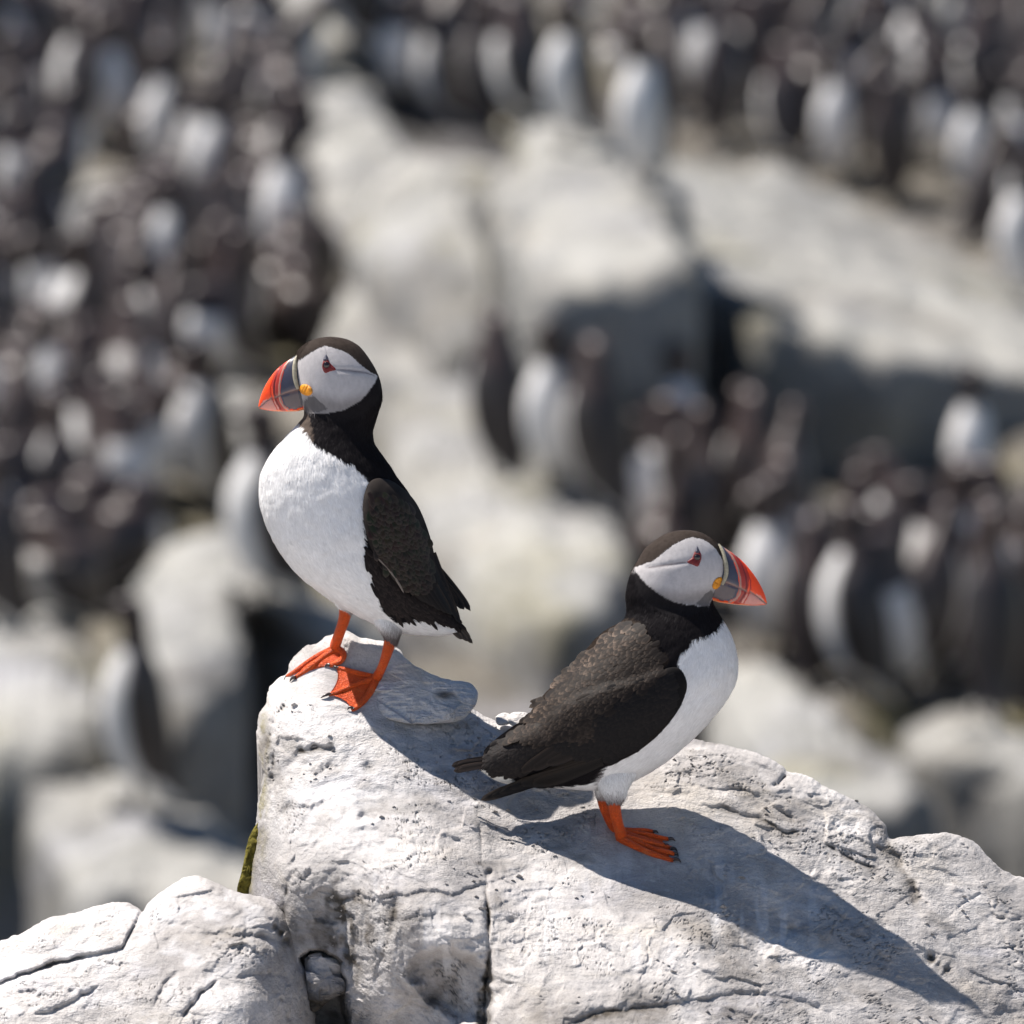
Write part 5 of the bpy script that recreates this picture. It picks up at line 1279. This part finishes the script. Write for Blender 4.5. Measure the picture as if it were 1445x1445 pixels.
stand(905, 265, 0, 240, 'tall guillemot with long pale breast on the upper edge of the long slab', G0, 1.1)
stand(800, 205, 0, 200, 'guillemot with bright white breast standing just above the long slab', G0, 1.0)
stand(1180, 262, 0, 230, 'guillemot with a narrow bright breast above the middle of the long slab', G0, 1.05)
stand(1290, 150, 0, 210, 'guillemot showing a lit white breast below the pale top ledge', G0, 1.0)
stand(1370, 290, 0, 240, 'guillemot with a round bright breast near the upper edge of the long slab', G0, 0.95)
stand(1440, 430, 0, 200, 'white breasted guillemot standing on the outer end of the long slab', G0, 1.0)
stand(1370, 745, 0, 245, 'guillemot with tall white breast in front of the shaded slab face', G0, 1.05)
stand(1320, 960, 1, 60, 'large dark backed guillemot above the buff ledge', G0, 1.15)
stand(1080, 930, 0, 250, 'guillemot with pale front just beyond the beak tip of the puffin on the slope', G0, 1.1)
stand(1150, 960, 2, 80, 'hunched dark guillemot above the pale ledge', G0, 1.15)
stand(1050, 760, 0, 230, 'guillemot with bright breast above the head of the puffin on the slope', G0, 1.0)
stand(960, 700, 0, 235, 'guillemot with a bright oval breast in the middle crowd', G0, 1.0)
stand(775, 690, 0, 220, 'pale fronted guillemot standing at the edge of the broad pale rock', G0, 1.05)
stand(240, 440, 0, 200, 'guillemot with a bright spot of breast beside the narrow buff rock', G0, 0.95)
stand(95, 540, 0, 215, 'guillemot with bright upper breast among dark backs', G0, 1.0)
stand(30, 130, 1, 200, 'guillemot with bright white flank in the far corner of the crowd', G0, 1.0)
stand(325, 140, 1, 205, 'guillemot with bluish white flank amid the far crowd', G0, 1.05)
stand(730, 130, 0, 150, 'guillemot with bluish breast behind the topmost row of the long slab', G0, 1.05)
stand(20, 820, 2, 190, 'hunched guillemot with brown lit back above the hummocky rock', G0, 1.0)
LAND = [('small pale rock in the crowd', 150, 300), ('narrow buff rock', 230, 450), ('rounded pale rock', 320, 590), ('topmost pale ledge', 440, 10), ('flat pale rock', 480, 200), ('grey boulder end', 620, 330),
        ('upper edge of the long slab', 1000, 240), ('pale ledge behind the crowd', 1240, -10), ('outer end of the long slab', 1430, 400), ('shaded slab face', 1000, 560), ('broad pale rock', 760, 700), ('inner end of the buff ledge', 1230, 920),
        ('small pale rock, crowd side', 280, 150), ('far rim of the packed crowd', 150, 50), ('middle of the packed crowd', 50, 330), ('near rim of the packed crowd', 110, 760), ('far end of the narrow buff rock', 340, 390), ('near side of the small pale rock', 130, 420),
        ('buff ledge over the hollow', 1400, 1010), ('slope puffin\'s beak', 1080, 860), ('far corner of the shore', 0, 60), ('hummocky rock', 60, 880), ('shaded shore edge', 0, 480)]
POSE = ['upright', 'leaning', 'hunched', 'squat resting']
def crowd_label(px, py, kind, hd, dark):
    hd = hd % 360
    look = 'seen from behind' if 45 <= hd < 135 else 'in profile facing one way' if 135 <= hd < 225 else 'with pale breast showing' if 225 <= hd < 315 else 'in profile'
    look = 'in profile, bill leftward' if 135 <= hd < 225 else 'in profile, bill rightward' if look == 'in profile' else look
    d = sorted(((px - x) ** 2 + (py - y) ** 2, n) for n, x, y in LAND)[0][1]
    return '%s guillemot %s, by the %s' % (POSE[kind], look, d), 'guillemots by the ' + d
regions = [
    ([(-60, 40), (340, 60), (400, 140), (430, 300), (450, 400), (430, 500), (290, 560), (250, 620), (230, 720), (190, 830), (110, 880), (-60, 900)], 135, 'packed crowd on the shaded shore', (1.02, 1.22), 0.15),
    ([(480, 60), (560, 50), (700, 60), (760, 110), (740, 190), (620, 200), (560, 150)], 24, 'cluster by the topmost ledge', (0.95, 1.1), 0.13),
    ([(800, 60), (1560, 60), (1560, 420), (1440, 380), (1300, 300), (1180, 245), (960, 225), (860, 170)], 60, 'crowd behind the long slab', (0.95, 1.12), 0.15),
    ([(680, 665), (860, 690), (960, 735), (1200, 815), (1560, 880), (1560, 1040), (1330, 1005), (1250, 1010), (1150, 965), (1080, 880), (900, 860), (880, 740), (780, 700)], 100, 'crowd below the long slab', (1.0, 1.18), 0.15),
]
avoid = [[(85, 240), (215, 240), (215, 350), (85, 350)], [(180, 370), (275, 370), (285, 540), (190, 540)], [(270, 540), (375, 540), (375, 650), (270, 650)]]
rr = random.Random(21)
for poly, count, grp0, scl, mind in regions:
    x0, x1 = min(p[0] for p in poly), max(p[0] for p in poly); y0, y1 = min(p[1] for p in poly), max(p[1] for p in poly)
    k = tries = 0
    while k < count and tries < 4000:
        tries += 1
        x, y = rr.uniform(x0, x1), rr.uniform(y0, y1)
        if not inpoly(np.array([x]), np.array([y]), poly)[0]: continue
        if any(inpoly(np.array([x]), np.array([y]), q)[0] for q in avoid): continue
        kind = rr.choice([0, 1, 1, 2, 3, 3, 3, 3, 3] if 'packed' in grp0 else [0, 1, 1, 2, 2, 3]); hd = rr.choice([rr.uniform(50, 130), rr.uniform(50, 130), rr.uniform(50, 130), rr.uniform(35, 145), rr.uniform(20, 160), rr.uniform(20, 160), rr.uniform(40, 200), rr.uniform(150, 215), rr.uniform(-30, 30), rr.uniform(-30, 90), rr.uniform(30, 150), rr.uniform(200, 330)])
        lab, grp = crowd_label(x, y, kind, hd, 0)
        if stand(x, y, kind, hd, lab, grp, rr.uniform(*scl), mind, rr.uniform(-1, 1)): k += 1
